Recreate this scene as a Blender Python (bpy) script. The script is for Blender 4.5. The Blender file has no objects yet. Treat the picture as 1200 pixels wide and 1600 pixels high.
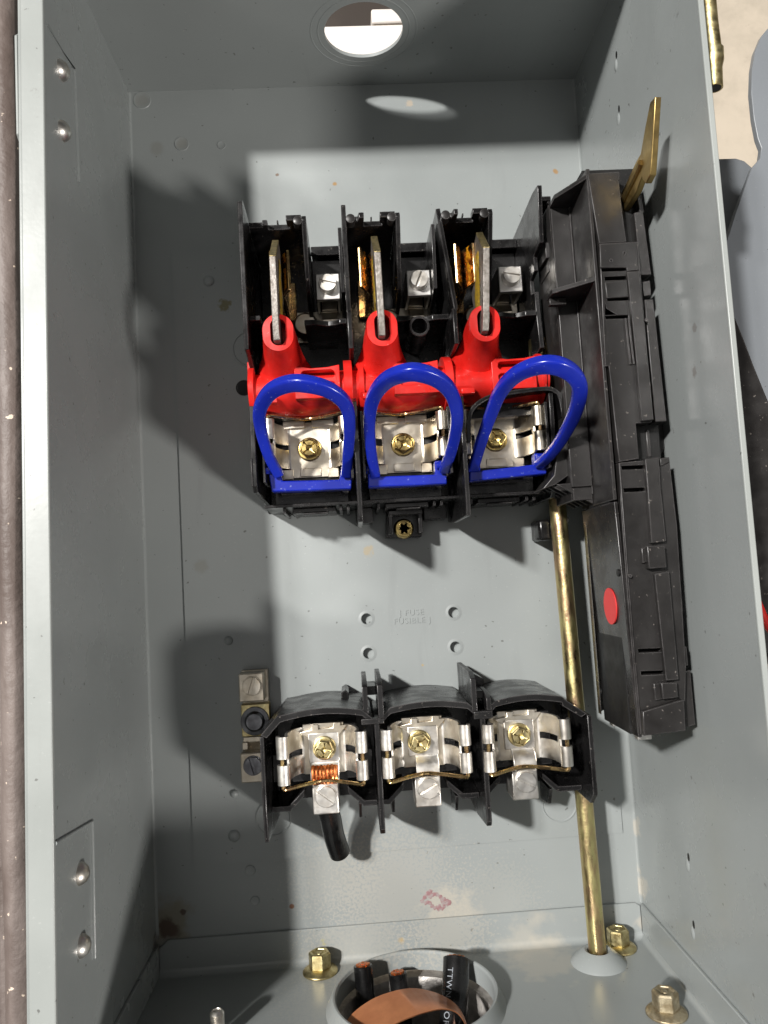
import bpy, bmesh, math, random
from mathutils import Vector, Matrix, geometry, noise
random.seed(7)
scene = bpy.context.scene
S = 0.001                                   # everything below is written in millimetres

# ------------------------------------------------------------------ camera
DIST = 343.0
def _n(v):
    return v.normalized()
_b = _n(Vector((-48, 102, 1200)))           # into the box (world -z), in camera axes x right, y down, z forward
_u = Vector((-825, -14100, 1200)); _u -= _b * _u.dot(_b); _u = _n(_u)
_r = _b.cross(-_u)
if _r.x < 0: _r = -_r
ROT = Matrix((_r, _u, -_b))                 # camera axes -> world
cam_data = bpy.data.cameras.new('camera')
cam = bpy.data.objects.new('camera', cam_data)
scene.collection.objects.link(cam)
cx, cy, cz = ROT.col[0], ROT.col[1], ROT.col[2]
m = Matrix((cx, -cy, -cz)).transposed().to_4x4()
m.translation = Vector((0, 0, DIST * S))
cam.matrix_world = m
cam_data.sensor_fit = 'VERTICAL'; cam_data.sensor_height = 36; cam_data.lens = 27
cam_data.clip_start = 0.01; cam_data.clip_end = 30
cam_data.dof.use_dof = False
scene.camera = cam

def P(px, py, z):
    """world point (mm) at height z that the photograph shows at px, py"""
    d = ROT @ Vector((px - 600, py - 800, 1200))
    return Vector((0, 0, DIST)) + d * ((z - DIST) / d.z)
def Py(px, py, y):
    d = ROT @ Vector((px - 600, py - 800, 1200))
    return Vector((0, 0, DIST)) + d * (y / d.y)
def Px(px, py, x):
    d = ROT @ Vector((px - 600, py - 800, 1200))
    return Vector((0, 0, DIST)) + d * (x / d.x)
def P2(pts, z):
    return [tuple(P(a, b, z)[:2]) for a, b in pts]

# ------------------------------------------------------------------ world and lamps
world = bpy.data.worlds.new('World'); scene.world = world
world.use_nodes = True
bg = world.node_tree.nodes['Background']
bg.inputs[0].default_value = (1.0, 0.97, 0.93, 1); bg.inputs[1].default_value = 0.048
scene.view_settings.view_transform = 'Standard'; scene.view_settings.look = 'None'
scene.view_settings.exposure = 0; scene.view_settings.gamma = 1

def lamp(name, direction, dist, power, size, color, shape='DISK', size_y=None):
    d = bpy.data.lights.new(name, 'AREA'); d.shape = shape; d.size = size
    if size_y: d.size_y = size_y
    d.energy = power; d.color = color
    o = bpy.data.objects.new(name, d); scene.collection.objects.link(o)
    v = Vector(direction).normalized()
    o.location = Vector((0.0, 0.18, 0.05)) - v * dist
    o.rotation_euler = v.to_track_quat('-Z', 'Y').to_euler()
    return o
lamp('work_lamp', (0.56, -0.315, -1), 5.0, 350, 0.25, (1.0, 0.97, 0.93))
lamp('second_work_lamp', (0.66, -0.375, -1), 5.0, 105, 0.30, (1.0, 0.97, 0.94))
lamp('ceiling_lamp', (-0.99, 0.89, -1), 2.2, 30, 0.25, (1.0, 0.95, 0.90))
lamp('added_metal_fill', (0.05, 0.10, -1), 2.6, 5.0, 1.7, (1.0, 0.97, 0.94))  # added source, gives the flat metal parts something bright to mirror
lamp('low_lamp', (0.62, 0.75, -0.55), 2.0, 1.5, 0.15, (1.0, 0.97, 0.93))

# ------------------------------------------------------------------ materials
def mat(name):
    m = bpy.data.materials.new(name); m.use_nodes = True
    nt = m.node_tree
    return m, nt, nt.nodes['Principled BSDF']
def nd(nt, kind, **kw):
    n = nt.nodes.new(kind)
    for k, v in kw.items():
        if k in n.inputs.keys(): n.inputs[k].default_value = v
        else: setattr(n, k, v)
    return n
def noise_tex(nt, scale, detail=4, rough=0.55, vec=None, dist=0.0):
    n = nd(nt, 'ShaderNodeTexNoise'); n.inputs['Scale'].default_value = scale
    n.inputs['Detail'].default_value = detail; n.inputs['Roughness'].default_value = rough
    n.inputs['Distortion'].default_value = dist
    nt.links.new(vec or coords(nt), n.inputs['Vector'])
    return n.outputs['Fac']
def coords(nt):
    t = nt.nodes.get('coords')
    if not t:
        t = nt.nodes.new('ShaderNodeTexCoord'); t.name = 'coords'
    return t.outputs['Object']
def maprange(nt, val, a, b, c=0.0, d=1.0, smooth=True):
    n = nd(nt, 'ShaderNodeMapRange')
    if smooth: n.interpolation_type = 'SMOOTHSTEP'
    nt.links.new(val, n.inputs[0])
    for i, v in zip((1, 2, 3, 4), (a, b, c, d)): n.inputs[i].default_value = v
    return n.outputs[0]
def mixc(nt, fac, a, b):
    n = nd(nt, 'ShaderNodeMix'); n.data_type = 'RGBA'
    if isinstance(fac, float): n.inputs[0].default_value = fac
    else: nt.links.new(fac, n.inputs[0])
    for i, v in ((6, a), (7, b)):
        if isinstance(v, tuple): n.inputs[i].default_value = (*v, 1) if len(v) == 3 else v
        else: nt.links.new(v, n.inputs[i])
    return n.outputs[2]
def mul(nt, a, b, op='MULTIPLY'):
    n = nd(nt, 'ShaderNodeMath'); n.operation = op
    for i, v in ((0, a), (1, b)):
        if isinstance(v, (int, float)): n.inputs[i].default_value = v
        else: nt.links.new(v, n.inputs[i])
    return n.outputs[0]
def bump(nt, bsdf, height, strength=0.1, dist=0.0005):
    n = nd(nt, 'ShaderNodeBump'); n.inputs['Strength'].default_value = strength; n.inputs['Distance'].default_value = dist
    nt.links.new(height, n.inputs['Height']); nt.links.new(n.outputs[0], bsdf.inputs['Normal'])
def stretched(nt, sx, sy, sz):
    mp = nd(nt, 'ShaderNodeMapping'); mp.inputs['Scale'].default_value = (sx, sy, sz)
    nt.links.new(coords(nt), mp.inputs['Vector'])
    return mp.outputs[0]
def blob(nt, col, centre, r, colour, amount=0.8, wob=0.5, ns=450, edge=0.45):
    """an irregular stain of radius r (mm) centred on a place of the metal"""
    nz = nd(nt, 'ShaderNodeTexNoise'); nz.inputs['Scale'].default_value = ns; nz.inputs['Detail'].default_value = 4
    nt.links.new(coords(nt), nz.inputs['Vector'])
    d = nd(nt, 'ShaderNodeVectorMath', operation='DISTANCE'); nt.links.new(coords(nt), d.inputs[0])
    d.inputs[1].default_value = tuple(c * S for c in centre)
    w = mul(nt, mul(nt, nz.outputs['Fac'], 0.5, 'SUBTRACT'), 2 * wob * r * S)
    dd = mul(nt, d.outputs['Value'], w, 'ADD')
    f = maprange(nt, dd, r * S, r * S * edge, 0.0, amount)
    return mixc(nt, f, col, colour)

def make_paint(name, base, stains=(), scuff=True, rough=0.36):
    m, nt, b = mat(name)
    big = noise_tex(nt, 9, 3)
    col = mixc(nt, maprange(nt, big, 0.3, 0.7), tuple(c * 0.93 for c in base), tuple(c * 1.05 for c in base))
    fine = noise_tex(nt, 900, 2)
    col = mixc(nt, maprange(nt, fine, 0.66, 0.78, 0, 0.10), col, (0.75, 0.75, 0.73))
    if scuff:
        spk = noise_tex(nt, 420, 3, 0.4)
        col = mixc(nt, maprange(nt, spk, 0.735, 0.76, 0, 0.6), col, (0.05, 0.045, 0.04))
        scr = noise_tex(nt, 60, 6, 0.7, stretched(nt, 9, 1, 1), 0.4)
        col = mixc(nt, maprange(nt, scr, 0.72, 0.78, 0, 0.12), col, (0.62, 0.61, 0.58))
    drip = noise_tex(nt, 26, 5, 0.6, stretched(nt, 3.5, 0.5, 1), 0.6)
    col = mixc(nt, maprange(nt, drip, 0.58, 0.74, 0, 0.28), col, tuple(c * 0.72 + 0.03 for c in base))
    rub = noise_tex(nt, 240, 6, 0.75, stretched(nt, 1, 4.5, 1), 1.0)
    col = mixc(nt, maprange(nt, rub, 0.66, 0.72, 0, 0.22), col, (0.58, 0.57, 0.54))
    for s in stains: col = blob(nt, col, *s)
    nt.links.new(col, b.inputs['Base Color'])
    rr = maprange(nt, noise_tex(nt, 35, 5), 0.3, 0.7, rough - 0.06, rough + 0.10)
    nt.links.new(rr, b.inputs['Roughness'])
    b.inputs['Specular IOR Level'].default_value = 0.5
    bump(nt, b, noise_tex(nt, 520, 3), 0.07, 0.0004)
    return m
GREY = (0.270, 0.291, 0.289)
RUST = (0.16, 0.055, 0.018); TAN = (0.40, 0.25, 0.09); DUST = (0.46, 0.42, 0.35); DARKRUST = (0.055, 0.022, 0.012)
def at0(px, py): return tuple(P(px, py, 0))
back_stains = [
    (at0(258, 1440), 13, (0.20, 0.17, 0.10), 0.6, 0.7, 130),
    (at0(262, 1450), 6.0, DARKRUST, 0.8, 0.9, 160), (at0(286, 1425), 1.6, DARKRUST, 0.8),
    (at0(620, 1395), 32, DUST, 0.22, 1.6, 900), (at0(520, 1370), 22, DUST, 0.16, 1.6, 900), (at0(770, 1420), 24, DUST, 0.13, 1.6, 900),
    (at0(456, 1416), 1.3, RUST, 0.9), (at0(700, 1428), 14, DUST, 0.5, 1.1, 140),
    (at0(868, 268), 1.6, (0.30, 0.16, 0.04), 0.8), (at0(523, 287), 1.3, (0.32, 0.17, 0.03), 0.8), (at0(433, 273), 1.0, (0.12, 0.06, 0.03), 0.8),
    (at0(352, 478), 3.4, (0.13, 0.11, 0.02), 0.75, 0.8, 600), (at0(575, 861), 3.2, (0.33, 0.27, 0.17), 0.7, 0.9, 500),
    (at0(660, 1039), 1.2, (0.5, 0.3, 0.03), 0.9), (at0(674, 1021), 0.8, (0.5, 0.3, 0.05), 0.7),
    (at0(640, 162), 2.0, (0.45, 0.36, 0.26), 0.6, 1.0, 900), (at0(315, 885), 4.2, (0.20, 0.19, 0.15), 0.35, 0.3, 500),
    (at0(245, 232), 4.2, (0.21, 0.21, 0.19), 0.5, 0.3, 300), (at0(284, 225), 3.6, (0.23, 0.23, 0.21), 0.6, 0.3, 300),
    (at0(222, 157), 4.2, (0.23, 0.23, 0.21), 0.5, 0.3, 300)]
bot_stains = [(at0(627, 1468), 2.2, (0.45, 0.30, 0.10), 0.8, 0.3, 500), (at0(627, 1468), 1.0, (0.22, 0.11, 0.02), 0.9, 0.3, 500),
    (at0(783, 1464), 1.2, (0.3, 0.17, 0.03), 0.8), (at0(540, 1485), 1.1, (0.3, 0.17, 0.03), 0.6), (at0(505, 1470), 2.0, (0.42, 0.38, 0.14), 0.7, 0.9, 600),
    (at0(560, 1480), 26, DUST, 0.22, 1.6, 900), (at0(700, 1450), 20, DUST, 0.28, 1.6, 900), (at0(820, 1475), 14, DUST, 0.35, 1.0, 120),
    ((-12, -162, 30), 30, DUST, 0.13, 1.6, 900), ((70, -162, 14), 18, DUST, 0.35, 1.1, 130),
    (at0(1005, 1440), 5, DUST, 0.55, 1.0, 200)]
wall_stains = [((117.7, -140, 3), 7, DUST, 0.6, 1.0, 200), ((117.7, -115, 2), 5, DUST, 0.5, 1.0, 200),
    ((117.7, 62, 95), 2.4, (0.14, 0.13, 0.12), 0.7, 1.0, 500), ((117.7, 76, 98), 2.0, (0.14, 0.13, 0.12), 0.6, 1.0, 500),
    ((-91.5, -148, 2), 5, DARKRUST, 0.5, 0.9, 160)]
lip_stains = [(P(70, 1408, 106), 0.9, TAN, 0.9), (P(60, 150, 100), 2.6, (0.17, 0.17, 0.16), 0.6, 1.4, 900), (P(60, 190, 100), 2.2, (0.2, 0.2, 0.19), 0.5, 1.4, 900),
              (P(1146, 590, 111), 0.9, RUST, 0.8), (P(1120, 322, 115), 0.8, RUST, 0.8), (P(1181, 975, 102), 0.9, RUST, 0.8)]
PAINT = make_paint('grey_enamel', GREY, back_stains)
PAINT_BOT = make_paint('grey_enamel_bottom', GREY, bot_stains)
PAINT_WALL = make_paint('grey_enamel_sides', GREY, wall_stains, True, 0.23)
PAINT_LIP = make_paint('grey_enamel_edges', (0.295, 0.315, 0.305), lip_stains)
PAINT_PLAIN = make_paint('grey_enamel_plain', GREY)
PAINT_PANEL = make_paint('grey_panel_paint', (0.18, 0.195, 0.212))

def make_plastic(name, base, rough, dust=0.25, spec=0.5, edge=True):
    m, nt, b = mat(name)
    big = noise_tex(nt, 55, 5, 0.6)
    col = mixc(nt, maprange(nt, big, 0.35, 0.7), base, tuple(min(1, c * 1.6 + 0.004) for c in base))
    d = noise_tex(nt, 700, 3, 0.5)
    col = mixc(nt, maprange(nt, d, 0.68, 0.74, 0, dust), col, (0.45, 0.40, 0.36))
    if edge:                                # moulded corners rubbed pale
        g = nd(nt, 'ShaderNodeNewGeometry'); bv = nd(nt, 'ShaderNodeBevel', samples=3); bv.inputs['Radius'].default_value = 0.0006
        dt = nd(nt, 'ShaderNodeVectorMath', operation='DOT_PRODUCT')
        nt.links.new(bv.outputs[0], dt.inputs[0]); nt.links.new(g.outputs['Normal'], dt.inputs[1])
        p = mul(nt, maprange(nt, dt.outputs['Value'], 0.985, 0.80, 0, 0.75), maprange(nt, noise_tex(nt, 260, 4), 0.3, 0.6, 0.25, 1.0))
        col = mixc(nt, p, col, (0.17, 0.16, 0.16))
    nt.links.new(col, b.inputs['Base Color'])
    nt.links.new(maprange(nt, noise_tex(nt, 120, 5), 0.3, 0.7, rough - 0.08, rough + 0.12), b.inputs['Roughness'])
    b.inputs['Specular IOR Level'].default_value = spec
    bump(nt, b, noise_tex(nt, 1500, 2), 0.08, 0.0002)
    return m
BLACK = make_plastic('black_phenolic', (0.0045, 0.0043, 0.0045), 0.25, 0.2, 0.42)
BLACK_HOUSING = make_plastic('black_moulded_cover', (0.0125, 0.0115, 0.0112), 0.36, 0.30, 0.42)
BLACK_SIDE = make_plastic('black_glossy_plate', (0.010, 0.0092, 0.009), 0.24, 0.2, 0.5)
BLACK_DEEP = make_plastic('black_inside', (0.006, 0.006, 0.006), 0.5, 0.05, 0.3, False)
RED = make_plastic('red_plastic', (0.43, 0.009, 0.006), 0.34, 0.22, 0.5, False)
CABLE = make_plastic('black_cable_jacket', (0.004, 0.004, 0.0042), 0.20, 0.1, 0.5, False)

def make_metal(name, base, rough, base2=None, scale=300, var=0.1, bmp=0.05, metallic=1.0, sx=(1, 1, 1)):
    m, nt, b = mat(name)
    v = stretched(nt, *sx)
    f = noise_tex(nt, scale, 5, 0.6, v)
    nt.links.new(mixc(nt, maprange(nt, f, 0.32, 0.68), base, base2 or tuple(c * 0.75 for c in base)), b.inputs['Base Color'])
    nt.links.new(maprange(nt, noise_tex(nt, scale * 1.7, 4, 0.6, v), 0.3, 0.7, max(0.05, rough - var), rough + var), b.inputs['Roughness'])
    b.inputs['Metallic'].default_value = metallic
    bump(nt, b, noise_tex(nt, scale * 2.5, 3), bmp, 0.0003)
    return m
TIN = make_metal('tinned_metal', (0.76, 0.71, 0.62), 0.36, (0.60, 0.53, 0.42), 110, 0.07, 0.06)
TIN_BRIGHT = make_metal('bright_tin', (0.82, 0.80, 0.76), 0.40, (0.62, 0.58, 0.52), 150, 0.07, 0.08)
LUGMETAL = make_metal('aluminium_lug', (0.78, 0.76, 0.73), 0.42, (0.70, 0.68, 0.65), 90, 0.04, 0.04)
BRASS = make_metal('yellow_zinc_plate', (0.60, 0.45, 0.17), 0.32, (0.36, 0.27, 0.11), 330, 0.1, 0.12)
BRASS_BOLT = make_metal('yellow_zinc_bolt', (0.66, 0.58, 0.32), 0.42, (0.36, 0.28, 0.13), 240, 0.10, 0.25)
LEVER = make_metal('gold_lever_plating', (0.50, 0.36, 0.14), 0.42, (0.38, 0.27, 0.11), 140)
WIREBRASS = make_metal('spring_wire_brass', (0.62, 0.46, 0.20), 0.25, (0.55, 0.34, 0.18), 200)
ROD = make_metal('iridescent_zinc_rod', (0.72, 0.65, 0.30), 0.36, (0.50, 0.33, 0.20), 260, 0.10, 0.35, 1.0, (1, 0.3, 1))
BLADE = make_metal('worn_blade_metal', (0.36, 0.335, 0.31), 0.55, (0.20, 0.18, 0.16), 520, 0.1, 0.5)
BLADETIP = make_metal('gold_blade_tip', (0.68, 0.55, 0.28), 0.42, (0.44, 0.36, 0.18), 520, 0.1, 0.5)
COPPER = make_metal('copper_strap_metal', (0.70, 0.29, 0.13), 0.38, (0.52, 0.20, 0.09), 70, 0.1, 0.05, 0.55)
COPPERWIRE = make_metal('copper_strand', (0.75, 0.26, 0.09), 0.35, (0.55, 0.18, 0.06), 200)
DULL = make_metal('tarnished_lug', (0.70, 0.65, 0.56), 0.40, (0.55, 0.48, 0.37), 120, 0.08, 0.05, 0.75)
BROWN_BOLT = make_metal('dusty_brown_bolt', (0.46, 0.40, 0.28), 0.5, (0.25, 0.20, 0.12), 300, 0.1, 0.3, 0.8)
DARKMETAL = make_metal('dark_steel', (0.23, 0.235, 0.25), 0.40, (0.13, 0.13, 0.14), 200)
CASTING = make_metal('zinc_casting', (0.50, 0.48, 0.45), 0.5, (0.34, 0.32, 0.30), 260, 0.12, 0.9, 0.35)

m, nt, b = mat('blue_plastic'); BLUE = m
b.inputs['Base Color'].default_value = (0.006, 0.018, 0.36, 1); b.inputs['Roughness'].default_value = 0.24
b.inputs['Subsurface Weight'].default_value = 0.25; b.inputs['Subsurface Radius'].default_value = (0.1, 0.2, 1.0); b.inputs['Subsurface Scale'].default_value = 0.002
f = noise_tex(nt, 800, 3)
nt.links.new(mixc(nt, maprange(nt, f, 0.66, 0.74, 0, 0.35), mixc(nt, noise_tex(nt, 90, 4), (0.005, 0.014, 0.25), (0.010, 0.026, 0.39)), (0.4, 0.45, 0.6)), b.inputs['Base Color'])
bump(nt, b, noise_tex(nt, 160, 3), 0.10, 0.0006)
m, nt, b = mat('amber_grease'); GREASE = m
nt.links.new(mixc(nt, maprange(nt, noise_tex(nt, 500, 4), 0.35, 0.65), (0.55, 0.24, 0.01), (0.22, 0.06, 0.006)), b.inputs['Base Color'])
b.inputs['Roughness'].default_value = 0.16; b.inputs['Transmission Weight'].default_value = 0.25
bump(nt, b, noise_tex(nt, 700, 3), 0.9, 0.0008)
m, nt, b = mat('yellow_grease'); GREASE2 = m
nt.links.new(mixc(nt, maprange(nt, noise_tex(nt, 600, 4), 0.35, 0.65), (0.42, 0.27, 0.02), (0.22, 0.15, 0.03)), b.inputs['Base Color'])
b.inputs['Roughness'].default_value = 0.3
bump(nt, b, noise_tex(nt, 900, 3), 1.0, 0.0008)
m, nt, b = mat('red_dot_print'); REDDOT = m
b.inputs['Base Color'].default_value = (0.62, 0.035, 0.035, 1); b.inputs['Roughness'].default_value = 0.5
m, nt, b = mat('white_print'); WHITE = m
b.inputs['Base Color'].default_value = (0.26, 0.28, 0.31, 1); b.inputs['Roughness'].default_value = 0.5
m, nt, b = mat('red_marker'); MARKER = m
nt.links.new(mixc(nt, maprange(nt, noise_tex(nt, 600, 4), 0.4, 0.6), (0.27, 0.15, 0.155), (0.30, 0.25, 0.245)), b.inputs['Base Color'])
m, nt, b = mat('brown_gasket'); GASKET = m
col = mixc(nt, maprange(nt, noise_tex(nt, 40, 5, 0.6, stretched(nt, 2, 0.5, 1)), 0.35, 0.7), (0.10, 0.075, 0.065), (0.20, 0.165, 0.15))
col = mixc(nt, maprange(nt, noise_tex(nt, 330, 2), 0.71, 0.75, 0, 0.9), col, (0.75, 0.62, 0.5))
nt.links.new(col, b.inputs['Base Color']); b.inputs['Roughness'].default_value = 0.55
bump(nt, b, noise_tex(nt, 300, 4), 0.5, 0.001)
m, nt, b = mat('concrete_floor'); CONCRETE = m
col = mixc(nt, maprange(nt, noise_tex(nt, 22, 6, 0.65), 0.35, 0.7), (0.47, 0.41, 0.33), (0.37, 0.325, 0.26))
col = mixc(nt, maprange(nt, noise_tex(nt, 60, 6, 0.7), 0.60, 0.70, 0, 0.4), col, (0.30, 0.25, 0.20))
nt.links.new(col, b.inputs['Base Color']); b.inputs['Roughness'].default_value = 0.7
m, nt, b = mat('bench_shade_brown'); BENCH = m  # brown set darker, putting the shade behind the board into the colour
nt.links.new(mixc(nt, maprange(nt, noise_tex(nt, 30, 5), 0.35, 0.7), (0.035, 0.026, 0.020), (0.06, 0.045, 0.035)), b.inputs['Base Color'])
m, nt, b = mat('white_board'); BOARD = m
nt.links.new(mixc(nt, maprange(nt, noise_tex(nt, 60, 5), 0.35, 0.7), (0.78, 0.72, 0.67), (0.70, 0.66, 0.62)), b.inputs['Base Color']); b.inputs['Roughness'].default_value = 0.5

# ------------------------------------------------------------------ mesh helpers
class G:
    def __init__(s): s.v = []; s.f = []
    def add(s, vs, fs):
        o = len(s.v); s.v += [tuple(x) for x in vs]; s.f += [tuple(i + o for i in f) for f in fs]; return s
    def box(s, x0, x1, y0, y1, z0, z1):
        v = [(x, y, z) for x in (x0, x1) for y in (y0, y1) for z in (z0, z1)]
        return s.add(v, [(0, 1, 3, 2), (4, 6, 7, 5), (0, 4, 5, 1), (2, 3, 7, 6), (0, 2, 6, 4), (1, 5, 7, 3)])
    def prism(s, pts, axis, a, b, holes=()):
        """extrude a polygon (with holes) between a and b along an axis: x takes (y,z), y takes (x,z), z takes (x,y)"""
        loops = [list(pts)] + [list(h) for h in holes]
        flat = [p for l in loops for p in l]; n = len(flat)
        def mk(p, h):
            return {'x': (h, p[0], p[1]), 'y': (p[0], h, p[1]), 'z': (p[0], p[1], h)}[axis]
        vs = [mk(p, a) for p in flat] + [mk(p, b) for p in flat]
        fs = []
        if holes or len(pts) > 4:
            tri = geometry.tessellate_polygon([[Vector((p[0], p[1], 0)) for p in l] for l in loops])
            fs += [tuple(t) for t in tri] + [tuple(i + n for i in reversed(t)) for t in tri]
        else:
            fs += [tuple(range(n)), tuple(n + i for i in reversed(range(n)))]
        o = 0
        for l in loops:
            k = len(l)
            for i in range(k):
                j = (i + 1) % k; fs.append((o + i, o + j, n + o + j, n + o + i))
            o += k
        return s.add(vs, fs)
    def sheet(s, line, t, axis, a, b):
        """bent sheet metal: a polyline given thickness t and extruded"""
        L = [Vector(p) for p in line]; up, dn = [], []
        for i, p in enumerate(L):
            d = (L[min(i + 1, len(L) - 1)] - L[max(i - 1, 0)]).normalized(); nrm = Vector((-d.y, d.x)) * t / 2
            up.append(p + nrm); dn.append(p - nrm)
        k = len(L); vs = []
        def mk(p, h): return {'x': (h, p[0], p[1]), 'y': (p[0], h, p[1]), 'z': (p[0], p[1], h)}[axis]
        for h in (a, b):
            vs += [mk(p, h) for p in up] + [mk(p, h) for p in dn]
        fs = []
        for i in range(k - 1):
            fs += [(i, i + 1, k + i + 1, k + i), (2 * k + i, 3 * k + i, 3 * k + i + 1, 2 * k + i + 1),
                   (i, 2 * k + i, 2 * k + i + 1, i + 1), (k + i, k + i + 1, 3 * k + i + 1, 3 * k + i)]
        fs += [(0, k, 3 * k, 2 * k), (k - 1, 3 * k - 1, 4 * k - 1, 2 * k - 1)]
        return s.add(vs, fs)
    def tube(s, path, r, n=12, closed=False, flat=1.0, up=(0, 0, 1), sq=1):
        pts = [Vector(p) for p in path]; k = len(pts); vs = []; fs = []
        for i, p in enumerate(pts):
            a = pts[(i - 1) % k] if (closed or i) else p; c = pts[(i + 1) % k] if (closed or i < k - 1) else p
            t = (c - a).normalized(); u = Vector(up); u = u - t * u.dot(t)
            if u.length < 1e-4: u = Vector((1, 0, 0)) - t * t.x
            u.normalize(); w = t.cross(u); rr = r[i] if isinstance(r, (list, tuple)) else r
            for j in range(n):
                q = 2 * math.pi * j / n; cq, sq_ = math.cos(q), math.sin(q)
                if sq != 1: cq = math.copysign(abs(cq) ** sq, cq); sq_ = math.copysign(abs(sq_) ** sq, sq_)
                vs.append(p + (w * cq + u * sq_ * flat) * rr)
        for i in range(k if closed else k - 1):
            for j in range(n):
                fs.append((i * n + j, i * n + (j + 1) % n, ((i + 1) % k) * n + (j + 1) % n, ((i + 1) % k) * n + j))
        if not closed: fs += [tuple(range(n)), tuple((k - 1) * n + j for j in reversed(range(n)))]
        return s.add(vs, fs)
    def lathe(s, prof, org, axis='z', n=28, rot=0.0, cap=True):
        vs = []; fs = []; k = len(prof)
        for r, h in prof:
            for j in range(n):
                q = 2 * math.pi * j / n + rot; a, c = r * math.cos(q), r * math.sin(q)
                p = {'z': (a, c, h), 'y': (a, h, c), 'x': (h, a, c)}[axis]
                vs.append((org[0] + p[0], org[1] + p[1], org[2] + p[2]))
        for i in range(k - 1):
            for j in range(n): fs.append((i * n + j, i * n + (j + 1) % n, (i + 1) * n + (j + 1) % n, (i + 1) * n + j))
        if cap and prof[0][0] > 1e-6: fs.append(tuple(range(n)))
        if cap and prof[-1][0] > 1e-6: fs.append(tuple((k - 1) * n + j for j in reversed(range(n))))
        return s.add(vs, fs)
    def loft(s, rings, cap=True):
        n = len(rings[0]); vs = [p for r in rings for p in r]; fs = []
        for i in range(len(rings) - 1):
            for j in range(n): fs.append((i * n + j, i * n + (j + 1) % n, (i + 1) * n + (j + 1) % n, (i + 1) * n + j))
        if cap: fs += [tuple(range(n)), tuple((len(rings) - 1) * n + j for j in reversed(range(n)))]
        return s.add(vs, fs)

def circle(x, y, r, n=24, ry=None):
    return [(x + r * math.cos(2 * math.pi * i / n), y + (ry or r) * math.sin(2 * math.pi * i / n)) for i in range(n)]
def rect(x0, x1, y0, y1): return [(x0, y0), (x1, y0), (x1, y1), (x0, y1)]
def stadium(hx, hy, n=24):
    out = []
    for i in range(n):
        q = 2 * math.pi * i / n; c, s_ = math.cos(q), math.sin(q)
        if hy >= hx: out.append((hx * c, hx * s_ + (hy - hx) * (1 if s_ >= 0 else -1)))
        else: out.append((hy * c + (hx - hy) * (1 if c >= 0 else -1), hy * s_))
    return out
def smooth_path(pts, n=6, closed=False):
    P_ = [Vector(p) for p in pts]; k = len(P_); out = []
    for i in range(k if closed else k - 1):
        p0 = P_[(i - 1) % k] if (closed or i) else P_[0]; p1 = P_[i]; p2 = P_[(i + 1) % k]
        p3 = P_[(i + 2) % k] if (closed or i + 2 < k) else P_[-1]
        for j in range(n):
            t = j / n
            out.append(0.5 * ((2 * p1) + (p2 - p0) * t + (2 * p0 - 5 * p1 + 4 * p2 - p3) * t * t + (3 * p1 - p0 - 3 * p2 + p3) * t ** 3))
    if not closed: out.append(P_[-1])
    return out

def obj(name, g, material, parent=None, bevel=0.25, angle=35, seg=2, label=None):
    me = bpy.data.meshes.new(name)
    me.from_pydata([(x * S, y * S, z * S) for x, y, z in g.v], [], g.f)
    bm = bmesh.new(); bm.from_mesh(me)
    bmesh.ops.recalc_face_normals(bm, faces=bm.faces); bm.to_mesh(me); bm.free()
    me.materials.append(material)
    me.shade_smooth(); me.set_sharp_from_angle(angle=math.radians(angle))
    o = bpy.data.objects.new(name, me); scene.collection.objects.link(o)
    if parent:
        o.parent = parent
        if parent.type == 'EMPTY': o.location = -parent.location
    if bevel:
        md = o.modifiers.new('edge', 'BEVEL'); md.width = bevel * S; md.segments = seg; md.limit_method = 'ANGLE'; md.angle_limit = math.radians(38)
    if label: o['label'] = label
    return o
def thing(name, label, cat, loc, group=None):
    o = bpy.data.objects.new(name, None); scene.collection.objects.link(o)
    o.location = Vector(loc) * S; o.empty_display_size = 0.01
    o['label'] = label; o['category'] = cat
    if group: o['group'] = group
    return o
def tag(o, label, cat, group=None):
    o['label'] = label; o['category'] = cat
    if group: o['group'] = group
    return o
def text(name, body, size, loc, rotation, material, parent, depth=0.1):
    cu = bpy.data.curves.new(name, 'FONT'); cu.body = body; cu.size = size * S; cu.extrude = depth * S
    cu.align_x = 'CENTER'; cu.align_y = 'CENTER'; cu.space_character = 1.15
    tmp = bpy.data.objects.new(name, cu); scene.collection.objects.link(tmp)
    dg = bpy.context.evaluated_depsgraph_get()
    me = bpy.data.meshes.new_from_object(tmp.evaluated_get(dg))
    bpy.data.objects.remove(tmp)
    me.materials.clear(); me.materials.append(material)
    me.transform(Matrix.Translation(Vector(loc) * S) @ rotation.to_4x4())
    o = bpy.data.objects.new(name, me); scene.collection.objects.link(o); o.parent = parent
    if parent.type == 'EMPTY': o.location = -parent.location
    return o

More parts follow.
